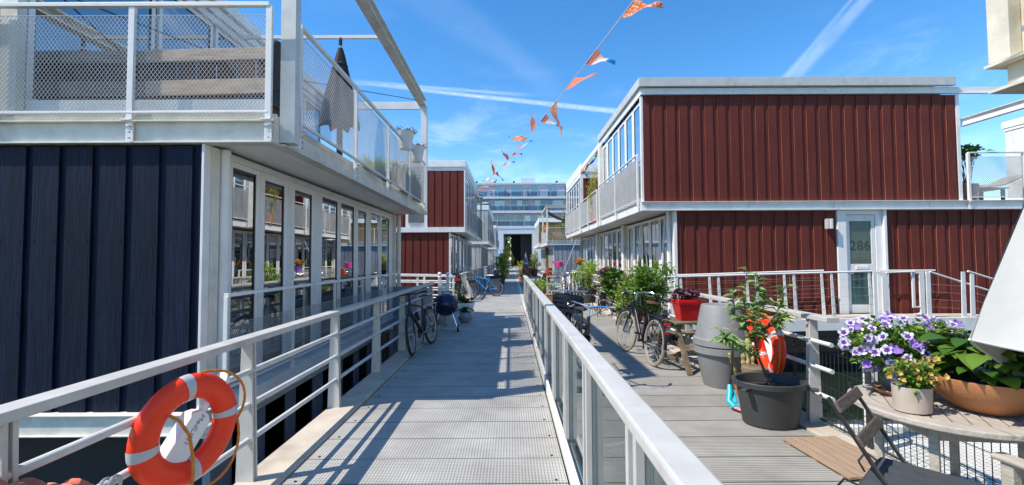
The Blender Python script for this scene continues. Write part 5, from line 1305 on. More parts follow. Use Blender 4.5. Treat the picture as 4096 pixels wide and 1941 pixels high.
# ------------------------------------------------------------------ pots and plants
def pot(parent, prof, mt, c=(0, 0, 0), n=28, soil=None, sx=1, sy=1, name='pot'):
    m = MB(); m.lathe(prof, c, n, sx, sy); p = m.build(name, mt, parent, smooth=True, ang=30)
    if soil: m = MB(); m.lathe([(soil[0], soil[1]-.01), (soil[0]*.6, soil[1]+.008), (.001, soil[1]+.01)], c, n, sx, sy, cap0=False); m.build('soil', SOIL, parent, smooth=True)
    return p
def taper(r0, r1, h, lip=.02, th=.015):
    return [(r0, 0), (r1-.006, h-.06), (r1+lip*.3, h-.055), (r1+lip*.3, h), (r1-th, h), (r1-th-.01, h*.80)]
def shrub(parent, c, rad, n, L, W, mt, stems=9, z0=0, spread=.8, seed=1, mtstem=None, up=.35, name='foliage', clump=14, droop=.2):
    rnd = random.Random(seed); c = Vector(c); rad = Vector(rad)
    ms = MB(); ml = MB(); cl = []
    for i in range(stems*clump//4):
        while True:
            p = Vector((rnd.uniform(-1, 1), rnd.uniform(-1, 1), rnd.uniform(-1, 1)))
            if .25 < p.length < 1: break
        p = Vector((p.x*rad.x, p.y*rad.y, p.z*rad.z)); cl.append(c+p)
        if i < stems*2:
            b = Vector((c.x+rnd.uniform(-.15, .15)*rad.x, c.y+rnd.uniform(-.15, .15)*rad.y, z0)); q = c+p
            ms.tube([b, b.lerp(q, .5)+Vector((0, 0, .06*rad.z)), q], [.008, .006, .003], 5)
    k = max(1, n//len(cl))
    for q in cl:
        d0 = (q-c); d0.z += rad.z*.5
        rr = rnd.uniform(.12, .28)
        for j in range(k):
            off = Vector((rnd.gauss(0, 1)*rad.x, rnd.gauss(0, 1)*rad.y, rnd.gauss(0, 1)*rad.z))*rr*.6
            d = d0.normalized()*.6 + Vector((rnd.uniform(-1, 1), rnd.uniform(-1, 1), rnd.uniform(-.6, .9)))
            nn = Vector((rnd.uniform(-.6, .6), rnd.uniform(-.6, .6), 1))
            s = rnd.uniform(.6, 1.15); ml.leaf(q+off, d, nn, L*s, W*s, .18, droop)
    ms.build('stems', mtstem or BARK, parent); return ml.build(name, mt, parent)

# two stacked grey barrels planters
t = T('barrel_planter', 'tall grey plastic planter standing upside down on a second one beside the picnic table', 'planter', (2.66, 5.62, 0))
m = MB(); m.lathe([(.215, 0), (.225, .02), (.30, .40), (.322, .405), (.336, .42), (.338, .498), (.30, .50)], (0, 0, 0), 36); m.build('lower_pot', GREYPLA, t, smooth=True, ang=30)
m = MB(); m.lathe([(.29, .515), (.336, .515), (.332, .59), (.312, .605), (.232, .995), (.222, 1.01), (.18, 1.012), (.17, 1.004), (.001, 1.004)], (0, 0, 0), 36, cap0=False); m.build('upper_pot', GREYPLA, t, smooth=True, ang=30)
# picnic table
def picnic(label, loc, rz):
    t = T('picnic_table', label, 'picnic table', loc); t.rotation_euler = (0, 0, R(rz)); t.scale = (1, 1, .94)
    for i in range(5):
        m = MB(); m.box(-.0, .95, -.30+.122*i, -.30+.122*i+.110, .70, .728); m.build('top_board', OLDWOOD, t, bevel=.004)
    for s in (-1, 1):
        for k in range(2):
            m = MB(); a = .47*s+.13*k*s; m.box(0, .95, min(a, a+.115*s), max(a, a+.115*s), .40, .428); m.build('seat_board', OLDWOOD, t, bevel=.004)
    for x in (.08, .84):
        for s in (-1, 1):
            m = MB(); m.beam((x, .50*s, 0), (x, .16*s, .70), .035, .075, (1, 0, 0)); m.build('leg', OLDWOOD, t, bevel=.003)
        m = MB(); m.beam((x+.04, -.66, .37), (x+.04, .66, .37), .03, .075); m.beam((x+.04, -.30, .66), (x+.04, .30, .66), .03, .07); m.build('cross_bar', OLDWOOD, t)
        m = MB(); m.beam((x, -.42, .14), (x, .42, .14), .03, .06); m.build('foot_bar', OLDWOOD, t)
    m = MB(); m.beam((.1, 0, .16), (.84, 0, .40), .03, .06); m.build('brace', OLDWOOD, t)
    return t
picnic('small weathered wooden picnic table between the cream tyred bicycle and the barrel planter', (2.28, 6.55, 0), 9)
t = T('red_planter', 'glossy red square pot of purple leaves standing on the picnic table', 'planter', (2.60, 6.58, .686))
m = MB(); vs = []
for (w, z) in ((.115, 0), (.158, .245), (.17, .25), (.17, .305), (.148, .305), (.145, .24)):
    vs += [(-w, -w, z), (w, -w, z), (w, w, z), (-w, w, z)]
m.add(vs, [(3, 2, 1, 0)]+[(i*4+j, i*4+(j+1) % 4, (i+1)*4+(j+1) % 4, (i+1)*4+j) for i in range(5) for j in range(4)]+[(20, 21, 22, 23)]); m.build('pot', REDPOT, t, bevel=.008)
t2 = t; shrub(t2, (-.02, 0, .365), (.19, .17, .08), 420, .06, .045, LEAF_RED, 8, .22, seed=5)
t = T('paper_scraps', 'crumpled white paper left on the picnic table bench behind the red pot', 'paper', (2.75, 6.12, .405)); m = MB(); m.bx((0, 0, .02), (.16, .1, .03), (10, 15, 20)); m.bx((.05, .06, .03), (.1, .12, .015), (-20, 10, 50)); m.build('paper', WHITE_CLEAN, t)

# the oval tub with its sapling
t = T('oval_tub', 'dark grey oval plastic tub holding a young sapling beside the wire fence', 'tub', (2.50, 4.32, 0))
m = MB(); m.lathe([(.235, 0), (.25, .015), (.30, .36), (.335, .375), (.34, .42), (.335, .425), (.305, .42), (.285, .34)], (0, 0, 0), 40, 1.0, .80); m.build('tub', DARKPLA, t, smooth=True, ang=30)
for sx_ in (1, -1): m = MB(); m.bx((.30*sx_, -.15, .365), (.13, .05, .03), (0, 0, -35*sx_)); m.build('grip', DARKPLA, t, bevel=.008)
m = MB(); m.lathe([(.288, .335), (.15, .35), (.001, .345)], (0, 0, 0), 30, 1, .8, cap0=False); m.build('soil', SOIL, t)
t = T('sapling', 'young tree with narrow green leaves growing in the oval tub', 'tree', (2.50, 4.30, .34))
rnd = random.Random(11); ms = MB(); ml = MB()
trunk = [(0, 0, 0), (-.04, .01, .14), (-.09, .02, .28), (-.12, .02, .42)]
ms.tube(trunk, [.016, .014, .012, .011], 8)
br = [[(-.12, .02, .42), (-.22, .0, .58), (-.22, .02, .80), (-.20, .0, 1.14)], [(-.12, .02, .42), (-.12, .05, .62), (-.10, .06, .85), (-.07, .05, 1.09)], [(-.12, .02, .42), (.0, .03, .58), (.10, .0, .76), (.15, -.02, .98)],
      [(-.09, .02, .28), (-.22, -.02, .36), (-.38, -.06, .46), (-.52, -.10, .58)], [(-.12, .02, .42), (-.18, -.08, .55), (-.17, -.12, .70), (-.12, -.1, .86)], [(-.12, .05, .62), (-.02, .1, .74), (.04, .1, .9)],
      [(-.22, .0, .58), (-.30, .05, .7), (-.31, .06, .92)], [(-.38, -.06, .46), (-.44, -.1, .49), (-.55, -.12, .50)], [(.0, .03, .58), (.06, -.05, .62), (.14, -.08, .72)]]
for b_ in br:
    ms.tube(b_, [.009, .007, .005, .003][:len(b_)], 6)
    P = [Vector(p) for p in b_]; tot = 50
    for i in range(tot):
        u = (i+rnd.random())/tot*(len(P)-1); k = min(int(u), len(P)-2); q = P[k].lerp(P[k+1], u-k); d = (P[k+1]-P[k]).normalized()
        if u < .25: continue
        a = rnd.uniform(0, 6.28); out = d*.55+Vector((math.cos(a), math.sin(a), rnd.uniform(-.3, .35)))
        s = rnd.uniform(.6, 1.15); ml.leaf(q, out, Vector((rnd.uniform(-.4, .4), rnd.uniform(-.4, .4), 1)), .115*s, .060*s, .2, .45)
ms.build('stem', BARK, t, smooth=True); ml.build('leaves', LEAF_SAP, t)
# log, cactus stems, toy
t = T('log_section', 'short upright log behind the oval tub under the lifebuoy', 'log', (2.63, 4.80, 0)); m = MB(); m.lathe([(.125, 0), (.13, .2), (.128, .42), (.12, .425), (.001, .42)], (0, 0, 0), 20); m.build('log', OLDWOOD, t, smooth=True, ang=50)
t = T('cactus_plant', 'yellow green angular succulent stems rising beside the log and barrel planter', 'plant', (2.72, 5.12, 0))
CAC = M('cactus_skin', (.38, .36, .06), .6, var=.2, vs=12, hue=(.50, .42, .20))
for (a, b_, r_) in (((0, 0, 0), (.02, 0, .80), .035), ((-.05, -.02, 0), (-.26, -.1, .52), .022), ((.06, 0, 0), (.04, -.02, .56), .03), ((.04, -.05, 0), (.16, -.08, .48), .02), ((-.03, .03, 0), (-.05, 0, .5), .022)):
    m = MB(); pts = [Vector(a).lerp(Vector(b_), i/14) for i in range(15)]; m.tube(pts, [r_*(1.15 if i % 2 else .75) for i in range(15)], 5); m.build('stem', CAC, t)
pot(t, taper(.12, .16, .22), TERRA, soil=(.14, .19))
t = T('toy_grabber', 'turquoise and pink plastic toy lying between barrel planter and oval tub', 'toy', (2.34, 4.78, 0))
TQ = M('turquoise_plastic', (.01, .48, .62), .3, var=.08); PK = M('pink_plastic', (.75, .32, .28), .4, var=.15)
m = MB(); m.tube([(.0, .0, .22), (.06, .07, .36), (.13, .16, .62)], .016, 8); m.build('handle', BLACK, t, smooth=True)
m = MB(); m.tube([(.0, .0, .24), (-.01, -.03, .17), (-.05, -.08, .09), (-.02, -.14, .05)], [.022, .034, .03, .026], 10); m.tube([(.0, -.01, .22), (.03, -.04, .14), (.0, -.12, .08)], [.018, .02, .018], 8); m.build('body', TQ, t, smooth=True)
m = MB(); m.beam((-.03, -.1, .05), (.14, -.46, .03), .05, .025); m.build('blade', PK, t, bevel=.006)
m = MB(); m.beam((-.02, -.1, .078), (.11, -.38, .058), .035, .012); m.build('blade_strip', TQ, t)

# wooden deck mat
t = T('slatted_mat', 'brown slatted wooden mat lying on the grey deck by the teak table', 'mat', (2.62, 3.55, 0)); t.rotation_euler = (0, 0, R(4))
for i in range(6):
    m = MB(); x = -.24+.083*i; m.box(x, x+.068, -.34, .36, .014, .034); m.build('slat', MATWOOD, t, bevel=.003)
m = MB()
for yy in (-.28, 0, .3): m.box(-.235, .245, yy-.025, yy+.025, .002, .0135)
m.build('batten', MATWOOD, t)

# round teak table with its pots
t = T('round_table', 'small round weathered teak table carrying three flower pots', 'table', (2.50, 2.58, 0))
TX = Matrix.Rotation(R(-32), 4, 'Z')
m = MB(); r0, r1, n = .335, .445, 48; vs = []
for z in (.71, .742):
    for rr in (r0, r1):
        for j in range(n): a = 2*math.pi*j/n; vs.append((rr*math.cos(a), rr*math.sin(a), z))
fs = []
for j in range(n):
    k = (j+1) % n
    fs += [(j, n+j, n+k, k), (2*n+j, 2*n+k, 3*n+k, 3*n+j), (n+j, 3*n+j, 3*n+k, n+k), (j, k, 2*n+k, 2*n+j)]
m.add(vs, fs); m.build('rim', TEAK, t, bevel=.006)
for i in range(9):
    x0 = -.33+.0745*i; x1 = x0+.066
    if x1 > .331: x1 = .331
    h0 = math.sqrt(max(0, .332**2-x0**2)); h1 = math.sqrt(max(0, .332**2-x1**2)); m = MB(); m.m = TX
    vs = [(x0, -h0, .714), (x1, -h1, .714), (x1, h1, .714), (x0, h0, .714), (x0, -h0, .738), (x1, -h1, .738), (x1, h1, .738), (x0, h0, .738)]
    m.add(vs, [(0, 3, 2, 1), (4, 5, 6, 7), (0, 1, 5, 4), (1, 2, 6, 5), (2, 3, 7, 6), (3, 0, 4, 7)]); m.build('slat', TEAK, t)
for i in range(4):
    a = R(38+90*i); c, s = math.cos(a), math.sin(a); m = MB(); m.bx((.30*c, .30*s, .35), (.042, .042, .70), (0, 0, 38)); m.build('leg', TEAK, t, bevel=.004)
m = MB()
for i in range(4):
    a, b_ = R(38+90*i), R(128+90*i); m.beam((.30*math.cos(a), .30*math.sin(a), .655), (.30*math.cos(b_), .30*math.sin(b_), .655), .022, .07)
m.build('apron', TEAK, t)
m = MB(); a = R(38); m.beam((.3*math.cos(a), .3*math.sin(a), .25), (-.3*math.cos(a), -.3*math.sin(a), .25), .03, .045); m.build('stretcher', TEAK, t)

def flower(m, md, c, d, r, rnd, petals=5):
    d = Vector(d).normalized(); u = d.cross(Vector((.3, .2, 1))).normalized(); w = d.cross(u)
    n = petals*4; vs = [Vector(c)]; 
    for ring, (rr, hh) in enumerate(((.30, .02), (.75, .06), (1.0, .02))):
        for j in range(n):
            a = 2*math.pi*j/n; f = rr*r*(1 if ring == 0 else (1+.16*math.cos(petals*a)+rnd.uniform(-.12, .12)))
            vs.append(Vector(c)+(u*math.cos(a)+w*math.sin(a))*f + d*(r*(.9*hh*10*rr*.9 if ring < 2 else .42)+rnd.uniform(-.16, .16)*r*ring))
    b0 = len(m.v); m.v += [tuple(v) for v in vs]
    fs = [(0, 1+j, 1+(j+1) % n) for j in range(n)]
    for ring in range(2):
        for j in range(n): k = (j+1) % n; a = 1+ring*n; fs.append((a+j, a+n+j, a+n+k, a+k))
    m.f += [tuple(b0+i for i in f) for f in fs]
    if md is not None:
        q = len(md.v); cc = Vector(c)+d*r*.16
        md.v += [tuple(cc)]+[tuple(cc+(u*math.cos(2*math.pi*j/10)+w*math.sin(2*math.pi*j/10))*r*(.68 if j % 2 else .34)+d*r*.22) for j in range(10)]
        md.f += [(q, q+1+j, q+1+(j+1) % 10) for j in range(10)]
t = T('petunia_pot', 'blue grey pot overflowing with white and purple petunias on the teak table', 'flower pot', (2.46, 2.80, .742)); t.scale = (.92, .92, .95)
pot(t, [(.105, .025), (.15, .22), (.16, .225), (.16, .26), (.145, .26), (.14, .2)], M('blue_grey_pot', (.10, .13, .17), .5, var=.1), soil=(.14, .22))
pot(t, [(.14, 0), (.175, .03), (.172, .035), (.14, .012)], TERRA, name='saucer')
rnd = random.Random(21)
shrub(t, (.05, .0, .30), (.36, .22, .17), 1500, .055, .034, LEAF_G, 22, .2, seed=22, mtstem=LEAF_G, clump=14)
for i in range(104):
    while True:
        p = Vector((rnd.uniform(-1, 1), rnd.uniform(-1, 1), rnd.uniform(-.75, 1)))
        if p.length < 1 and p.y < .45: break
    p = p.normalized()*rnd.uniform(.85, 1.12)
    c = Vector((.05+p.x*.40, p.y*.24, .32+p.z*.19)); d = Vector((p.x*.6+rnd.uniform(-.6, .5), -.6+rnd.uniform(-.5, .5), .3+p.z*.5+rnd.uniform(-.4, .7)))
    vi = i % 4 == 1
    if True:
        m = MB(); md = MB(); flower(m, None if vi else md, c, d, rnd.uniform(.022, .034), rnd)
        f = m.build('flower', PET_V if vi else PET_W, t, smooth=True)
        if md.v: md.build('throat', PET_D, f)
t = T('pansy_pot', 'oval beige clay pot of withered yellow flowers at the front of the teak table', 'flower pot', (2.23, 2.48, .742)); t.scale = (.86, .86, .95)
pot(t, [(.085, 0), (.105, .008), (.112, .15), (.106, .15), (.10, .12)], M('beige_clay', (.50, .41, .33), .75, var=.1, vs=8, dirt=.25), soil=(.10, .135), sx=1, sy=.8)
shrub(t, (0, -.01, .215), (.12, .10, .08), 420, .035, .024, LEAF_G, 12, .13, seed=31, mtstem=LEAF_G)
for i in range(40):
    c = Vector((rnd.uniform(-.13, .12), rnd.uniform(-.12, .06), rnd.uniform(.19, .33))); m = MB(); flower(m, None, c, (rnd.uniform(-.5, .5), -.6, rnd.uniform(-.6, .8)), rnd.uniform(.010, .019), rnd); m.build('flower', PET_Y, t, smooth=True)
t = T('hydrangea_bowl', 'wide terracotta bowl of broad green hydrangea leaves on the teak table under the parasol', 'flower pot', (2.66, 2.50, .742))
pot(t, [(.11, 0), (.13, .005), (.22, .08), (.272, .17), (.275, .19), (.262, .19), (.24, .15)], TERRA, soil=(.245, .165), n=36)
m = MB(); ms = MB(); rnd = random.Random(41)
def big_leaf(m, p, d, nn, L, W):
    p = Vector(p); d = Vector(d).normalized(); sx = d.cross(Vector(nn)).normalized(); up = sx.cross(d); rows = 7; vs = []
    for i in range(rows+1):
        u = i/rows; w = W*.5*(math.sin(math.pi*min(1, u*1.02))**.75)*(1.15-.35*u)+.001; dr = -.38*L*u*u
        for j, v in enumerate((-1, -.5, 0, .5, 1)):
            vs.append(p+d*L*u+sx*w*v+up*(dr+.22*w*abs(v)+.02*L*math.sin(u*14)*abs(v)*.3))
    m.add(vs, [(i*5+j, i*5+j+1, (i+1)*5+j+1, (i+1)*5+j) for i in range(rows) for j in range(4)])
for i in range(125):
    a = rnd.uniform(0, 6.28); rr = math.sqrt(rnd.random()); h = rnd.uniform(.22, .26+.24*(1-rr*.6)); c = Vector((.20*rr*math.cos(a)-.02, .18*rr*math.sin(a)-.02, h))
    a2 = a+rnd.uniform(-.8, .8); s = rnd.uniform(.7, 1.15)
    big_leaf(m, c, (math.cos(a2)*(.5+rr), math.sin(a2)*(.5+rr)-.2, rnd.uniform(-.1, .5)), (rnd.uniform(-.2, .2), rnd.uniform(-.2, .2), 1), .145*s, .082*s)
    if i % 4 == 0: ms.tube([(.05*math.cos(a), .05*math.sin(a), .16), c], .005, 5)
m.build('leaves', LEAF_HYD, t, smooth=True); ms.build('stems', LEAF_DARK, t)
# folding chair with cushion
t = T('folding_chair', 'black folding chair with two dark wooden back slats and a charcoal seat cushion', 'chair', (1.93, 2.13, .02)); t.rotation_euler = (0, 0, R(-139.5))
for s in (-1, 1):
    m = MB(); m.tube([(.19*s, -.30, .0), (.19*s, .02, .42), (.19*s, .20, .44)], .012, 8) if False else m.beam((.20*s, .24, 0), (.20*s, -.30, .88), .012, .026, (1, 0, 0)); m.build('back_leg', BLACK, t)
    m = MB(); m.beam((.175*s, -.26, 0), (.175*s, .16, .45), .012, .026, (1, 0, 0)); m.build('front_leg', BLACK, t)
for z, yy in ((.84, -.275), (.70, -.192)):
    m = MB(); m.bx((0, yy+.016, z), (.42, .018, .052), (31, 0, 0)); m.build('back_slat', SLATWOOD, t, bevel=.004)
m = MB()
for i in range(6): m.box(-.20, .20, -.14+.06*i, -.14+.06*i+.045, .43, .446)
m.build('seat_slats', SLATWOOD, t)
m = MB(); n = 14; vs = []
for k, zb in ((0, .47), (1, .50)):
    for i in range(n+1):
        for j in range(n+1):
            u, v = i/n, j/n; e = min(u, v, 1-u, 1-v); d = min(1, e*9)
            tuf = sum(math.exp(-((u-a)**2+(v-b)**2)/.004) for a in (.25, .5, .75) for b in (.25, .5, .75))
            vs.append((-.225+.45*u, -.20+.44*v, zb if k == 0 else .477+.05*d**.5-.022*min(1, tuf)))
q = (n+1)*(n+1)
fs = [(q+i*(n+1)+j, q+(i+1)*(n+1)+j, q+(i+1)*(n+1)+j+1, q+i*(n+1)+j+1) for i in range(n) for j in range(n)]+[(i*(n+1)+j, i*(n+1)+j+1, (i+1)*(n+1)+j+1, (i+1)*(n+1)+j) for i in range(n) for j in range(n)]
def edge(i, j, i2, j2): a, b = i*(n+1)+j, i2*(n+1)+j2; return (a, b, q+b, q+a)
for i in range(n): fs += [edge(i, 0, i+1, 0), edge(i+1, n, i, n), edge(0, i+1, 0, i), edge(n, i, n, i+1)]
m.add(vs, fs); m.build('cushion', CUSH, t, smooth=True, ang=60)
for s in (-1, 1): m = MB(); m.tube([(.2*s, -.19, .49), (.22*s, -.24, .51), (.2*s, -.27, .46), (.23*s, -.25, .40)], .006, 5); m.build('cushion_tie', BLACKM, t)
# wooden armchair corner
t = T('armchair', 'weathered teak armchair whose arm enters the corner in front of the round table', 'chair', (2.72, 2.0, 0)); t.rotation_euler = (0, 0, R(8))
for s in (-1, 1):
    m = MB(); x = .29*s; m.box(x-.04, x+.04, -.30, .26, .605, .635); m.build('arm', TEAK, t, bevel=.012)
    for yy in (-.26, .20):
        m = MB(); m.box(x-.025, x+.025, yy-.025, yy+.025, 0, .604 if yy > 0 else .95); m.build('leg', TEAK, t, bevel=.004)
m = MB()
for i in range(6): m.box(-.26, .26, -.24+.085*i, -.24+.085*i+.07, .40, .42)
m.build('seat', TEAK, t)
m = MB()
for i in range(5): m.box(-.24+.105*i, -.24+.105*i+.06, -.275, -.255, .45, .90)
m.box(-.264, .264, -.28, -.25, .90, .96); m.build('backrest', TEAK, t)

# white parasol, half closed, on the right
t = T('parasol', 'large white canvas parasol hanging half closed at the right of the teak table', 'parasol', (3.05, 2.28, -.02)); o = (3.13, 2.28, -.02)
m = MB(o); m.tube([(3.13, 2.28, -.02), (3.13, 2.28, 2.68)], .024, 12); m.build('pole', TEAK, t, smooth=True)
AP = Vector((3.13, 2.28, 2.66)); PC = [Vector(p) for p in ((2.30, 2.15, 1.20), (2.92, 1.60, 1.08), (3.50, 1.95, 1.0), (2.95, 2.57, .87))]
rnd = random.Random(14); n = 16
for k in range(4):
    p, q = PC[k], PC[(k+1) % 4]; nn = (q-p).cross(AP-p).normalized(); cen = sum(PC, Vector())/4
    if nn.dot((p+q)/2-cen) < 0: nn = -nn
    m = MB(o); vs = []
    for i in range(n+1):
        u = i/n
        for j in range(n+1):
            v = j/n; c = AP.lerp(p, u).lerp(AP.lerp(q, u), v)
            sag = -.05*u*math.sin(math.pi*v) + .010*math.sin(v*9+u*4+k)*u + .006*math.sin(u*13-v*7+2*k)*math.sin(math.pi*v)
            vs.append(c+nn*sag)
    m.add(vs, [(i*(n+1)+j, i*(n+1)+j+1, (i+1)*(n+1)+j+1, (i+1)*(n+1)+j) for i in range(n) for j in range(n)]); m.build('canopy_panel', CANVAS, t, smooth=True)
    m = MB(o); m.beam(AP-Vector((0, 0, .06)), p.lerp(AP, .04)+(cen-p)*.12, .012, .016); m.build('rib', TEAK, t)
    m = MB(o); m.tube([p.lerp(q, i/8)+nn*(-.05*math.sin(math.pi*i/8)+.010*math.sin(i/8*9+4+k)) for i in range(9)], .006, 6); m.build('hem', CANVAS, t, smooth=True)

# shrubs and pots further along the right deck
t = T('bucket_shrub', 'bushy bright green shrub in a tall black bucket at the deck edge', 'plant', (2.80, 16.0, 0)); pot(t, taper(.23, .32, .56), DARKPLA, soil=(.29, .5)); shrub(t, (0, 0, 1.0), (.52, .45, .50), 2600, .10, .035, LEAF_LIME, 20, .5, seed=51)
t = T('square_planter', 'tall grey square planter of broad leaves with pale flowers beside the black folding chair', 'plant', (2.74, 10.8, 0)); m = MB(); m.box(-.14, .14, -.14, .14, 0, .55); m.build('pot', M('slate_planter', (.13, .135, .16), .6, var=.15), t, bevel=.006)
shrub(t, (-.05, 0, .95), (.42, .35, .38), 900, .13, .09, LEAF_HYD, 16, .5, seed=52)
m = MB(); rnd = random.Random(9)
for (x, z) in ((.02, 1.34), (.06, 1.05), (.1, .98)):
    for i in range(60): m.leaf((x+rnd.gauss(0, .035), -.25+rnd.gauss(0, .03), z+rnd.gauss(0, .035)), (rnd.uniform(-1, 1), -1, rnd.uniform(-1, 1)), (0, 0, 1), .03, .03)
m.build('blossom', LEAF('lime_blossom', (.5, .5, .12), (.65, .62, .25)), t)
t = T('bamboo_pot', 'lime green leafy bush in a mid grey round pot before the square planter', 'plant', (2.58, 9.55, 0)); pot(t, taper(.15, .20, .32), GREYPLA, soil=(.17, .28)); shrub(t, (.0, 0, .72), (.33, .3, .42), 1500, .10, .045, LEAF_LIME, 20, .3, seed=53)
t = T('maple_shrub', 'large green maple like shrub in a round concrete pot behind the red planter', 'plant', (2.68, 8.2, 0)); pot(t, [(.16, 0), (.175, .01), (.185, .36), (.165, .36), (.16, .3)], CONC, soil=(.165, .32))
shrub(t, (-.10, .1, 1.08), (.50, .42, .42), 2600, .085, .05, LEAF_G, 24, .34, seed=54)
t = T('red_tipped_shrub', 'shrub with reddish tips leaning over the rail beside the large maple like shrub', 'plant', (2.55, 8.9, 0)); pot(t, taper(.14, .18, .3), CONC, soil=(.15, .26)); shrub(t, (.0, 0, .92), (.34, .34, .40), 1200, .08, .04, LEAF('bronze_green_leaves', (.10, .12, .03), (.32, .30, .07)), 18, .28, seed=55)
t = T('bistro_table', 'small black folding table with a terracotta pot beyond the square planter', 'table', (2.78, 13.2, 0))
m = MB()
for i in range(6): m.box(-.28, .28, -.28+.095*i, -.28+.095*i+.08, .69, .71)
m.build('top', SLATWOOD, t)
for s in (-1, 1):
    m = MB(); m.beam((-.22, .25*s, 0), (.22, .25*s, .69), .02, .03); m.beam((.22, .23*s, 0), (-.22, .23*s, .69), .02, .03); m.build('leg', BLACK, t)
t = T('terracotta_pot', 'terracotta pot of dark bronze leaves standing on the small folding table', 'plant', (2.86, 13.2, .711)); pot(t, [(.12, 0), (.20, .1), (.215, .2), (.23, .2), (.23, .25), (.2, .25), (.19, .2)], TERRA, soil=(.2, .22)); shrub(t, (0, 0, .45), (.24, .22, .16), 260, .12, .08, LEAF('bronze_leaves', (.05, .035, .025), (.16, .11, .07), .2), 14, .2, seed=56)
def bistro_chair(label, loc, rz):
    t = T('bistro_chair', label, 'chair', loc, 'black folding chairs by the deck edge'); t.rotation_euler = (0, 0, R(rz))
    for s in (-1, 1):
        m = MB(); m.beam((.19*s, .22, 0), (.19*s, -.24, .80), .014, .026, (1, 0, 0)); m.build('back_leg', BLACK, t)
        m = MB(); m.beam((.17*s, -.22, 0), (.17*s, .18, .44), .014, .026, (1, 0, 0)); m.build('front_leg', BLACK, t)
    m = MB()
    for i in range(5): m.box(-.19, .19, -.14+.07*i, -.14+.07*i+.055, .43, .446)
    m.build('seat', SLATWOOD, t)
    m = MB(); m.bx((0, -.19, .74), (.40, .016, .07), (30, 0, 0)); m.build('back_slat', SLATWOOD, t)
    return t
bistro_chair('black folding chair with wooden seat just past the square planter', (2.62, 12.3, 0), 160)
bistro_chair('black folding chair beside the small table, nearer the black bucket', (2.72, 14.1, 0), 15)
# orange flowers in a purple pot, magenta ones in blue
t = T('hanging_flower_pot', 'orange flowers in a purple pot hung on the cross railing behind the bicycles', 'plant', (2.98, 19.0, 1.08)); pot(t, [(.12, 0), (.18, .24), (.19, .26), (.17, .26), (.16, .22)], M('purple_pot', (.35, .2, .6), .5), soil=(.16, .23)); shrub(t, (0, 0, .36), (.30, .25, .12), 420, .07, .035, LEAF_G, 10, .24, seed=57)
shrub(t, (0, 0, .42), (.32, .26, .10), 300, .06, .05, PET_O, 10, .3, seed=58, name='blossom')
t = T('rail_flower_pot', 'magenta flowers in a small blue pot on the deck railing', 'plant', (2.92, 13.9, 1.05)); pot(t, [(.07, 0), (.10, .14), (.09, .14), (.085, .12)], M('blue_pot', (.03, .25, .65), .4), soil=(.085, .12)); shrub(t, (0, 0, .20), (.12, .11, .06), 160, .05, .04, PET_P, 8, .12, seed=59, name='blossom')
# wooden chair with green hose, box
t = T('wooden_chair', 'weathered wooden garden chair holding a pale green hose before the parked bicycles', 'chair', (1.62, 16.4, 0)); t.rotation_euler = (0, 0, R(-10))
for s in (-1, 1):
    m = MB(); m.box(.26*s-.025, .26*s+.025, -.25, -.2, 0, .98); m.box(.26*s-.025, .26*s+.025, .2, .25, 0, .62); m.build('leg', TEAK, t); m = MB(); m.box(.26*s-.03, .26*s+.03, -.199, .27, .621, .65); m.build('arm', TEAK, t)
m = MB(); m.box(-.23, .23, -.24, .24, .40, .43); m.box(-.234, .234, -.245, -.205, .93, .98); m.box(-.234, .234, -.245, -.205, .66, .71); m.build('seat', TEAK, t)
m = MB(); m.tube([(.2*math.cos(i*.5), .17*math.sin(i*.5), .45+.012*i*.5+.02) for i in range(34)], .016, 6); m.build('hose', M('pale_green_hose', (.25, .55, .36), .4), t, smooth=True)
t = T('wicker_box', 'brown wicker box on the deck under the wooden garden chair', 'basket', (1.45, 15.9, 0)); m = MB(); m.box(-.2, .25, -.2, .2, 0, .3); m.box(-.21, .26, -.21, .21, .3, .33); m.build('box', M('brown_wicker', (.30, .16, .08), .8, var=.4, vs=30, bump=.8, bs=60), t, bevel=.01)
t = T('leafy_pot', 'low lime green foliage plant beside the wooden garden chair', 'plant', (1.15, 17.2, 0)); pot(t, taper(.14, .18, .28), TERRA, soil=(.15, .24)); shrub(t, (0, 0, .55), (.36, .36, .28), 700, .11, .05, LEAF_LIME, 14, .25, seed=60)
t = T('watering_can', 'bright pink watering can hung on the railing behind the orange child seat', 'watering can', (2.62, 24.0, 1.15))
PKW = M('pink_can', (.75, .06, .28), .35); m = MB(); m.lathe([(.14, 0), (.17, .02), (.19, .28), (.12, .30)], (0, 0, 0), 16, cap1=True); m.build('body', PKW, t, smooth=True)
m = MB(); m.tube([(-.12, 0, .06), (-.38, 0, .34)], [.05, .03], 8); m.build('spout', PKW, t, smooth=True); m = MB(); m.tube([(.12, 0, .28), (.28, 0, .38), (.32, 0, .18), (.17, 0, .08)], .022, 8); m.build('handle', PKW, t, smooth=True)
t = T('leaning_pole', 'long thin grey pole leaning up from the parked bicycles', 'pole', (2.35, 19.4, 0)); m = MB(); m.tube([(-.15, 0, .75), (.55, 0, 2.45)], .018, 6); m.tube([(-.35, .1, 0), (-.15, 0, .75)], .018, 6); m.build('pole', STEEL, t)
t = T('plant_bench', 'low grey wooden bench carrying the gnome, conifer and clay pot far along the deck', 'bench', (1.25, 27.6, 0))
m = MB(); m.box(-.5, .5, -2.2, 2.3, .52, .57); m.build('top', TEAK, t)
for yy in (-1.9, 2.0):
    for x in (-.42, .42): m = MB(); m.box(x-.04, x+.04, yy-.04, yy+.04, 0, .519); m.build('leg', TEAK, t)
t = T('conifer_pot', 'yellow green conifer in a black pot at the far end of the balustrade', 'plant', (1.38, 26.0, .571)); pot(t, taper(.16, .23, .42), DARKPLA, soil=(.20, .36))
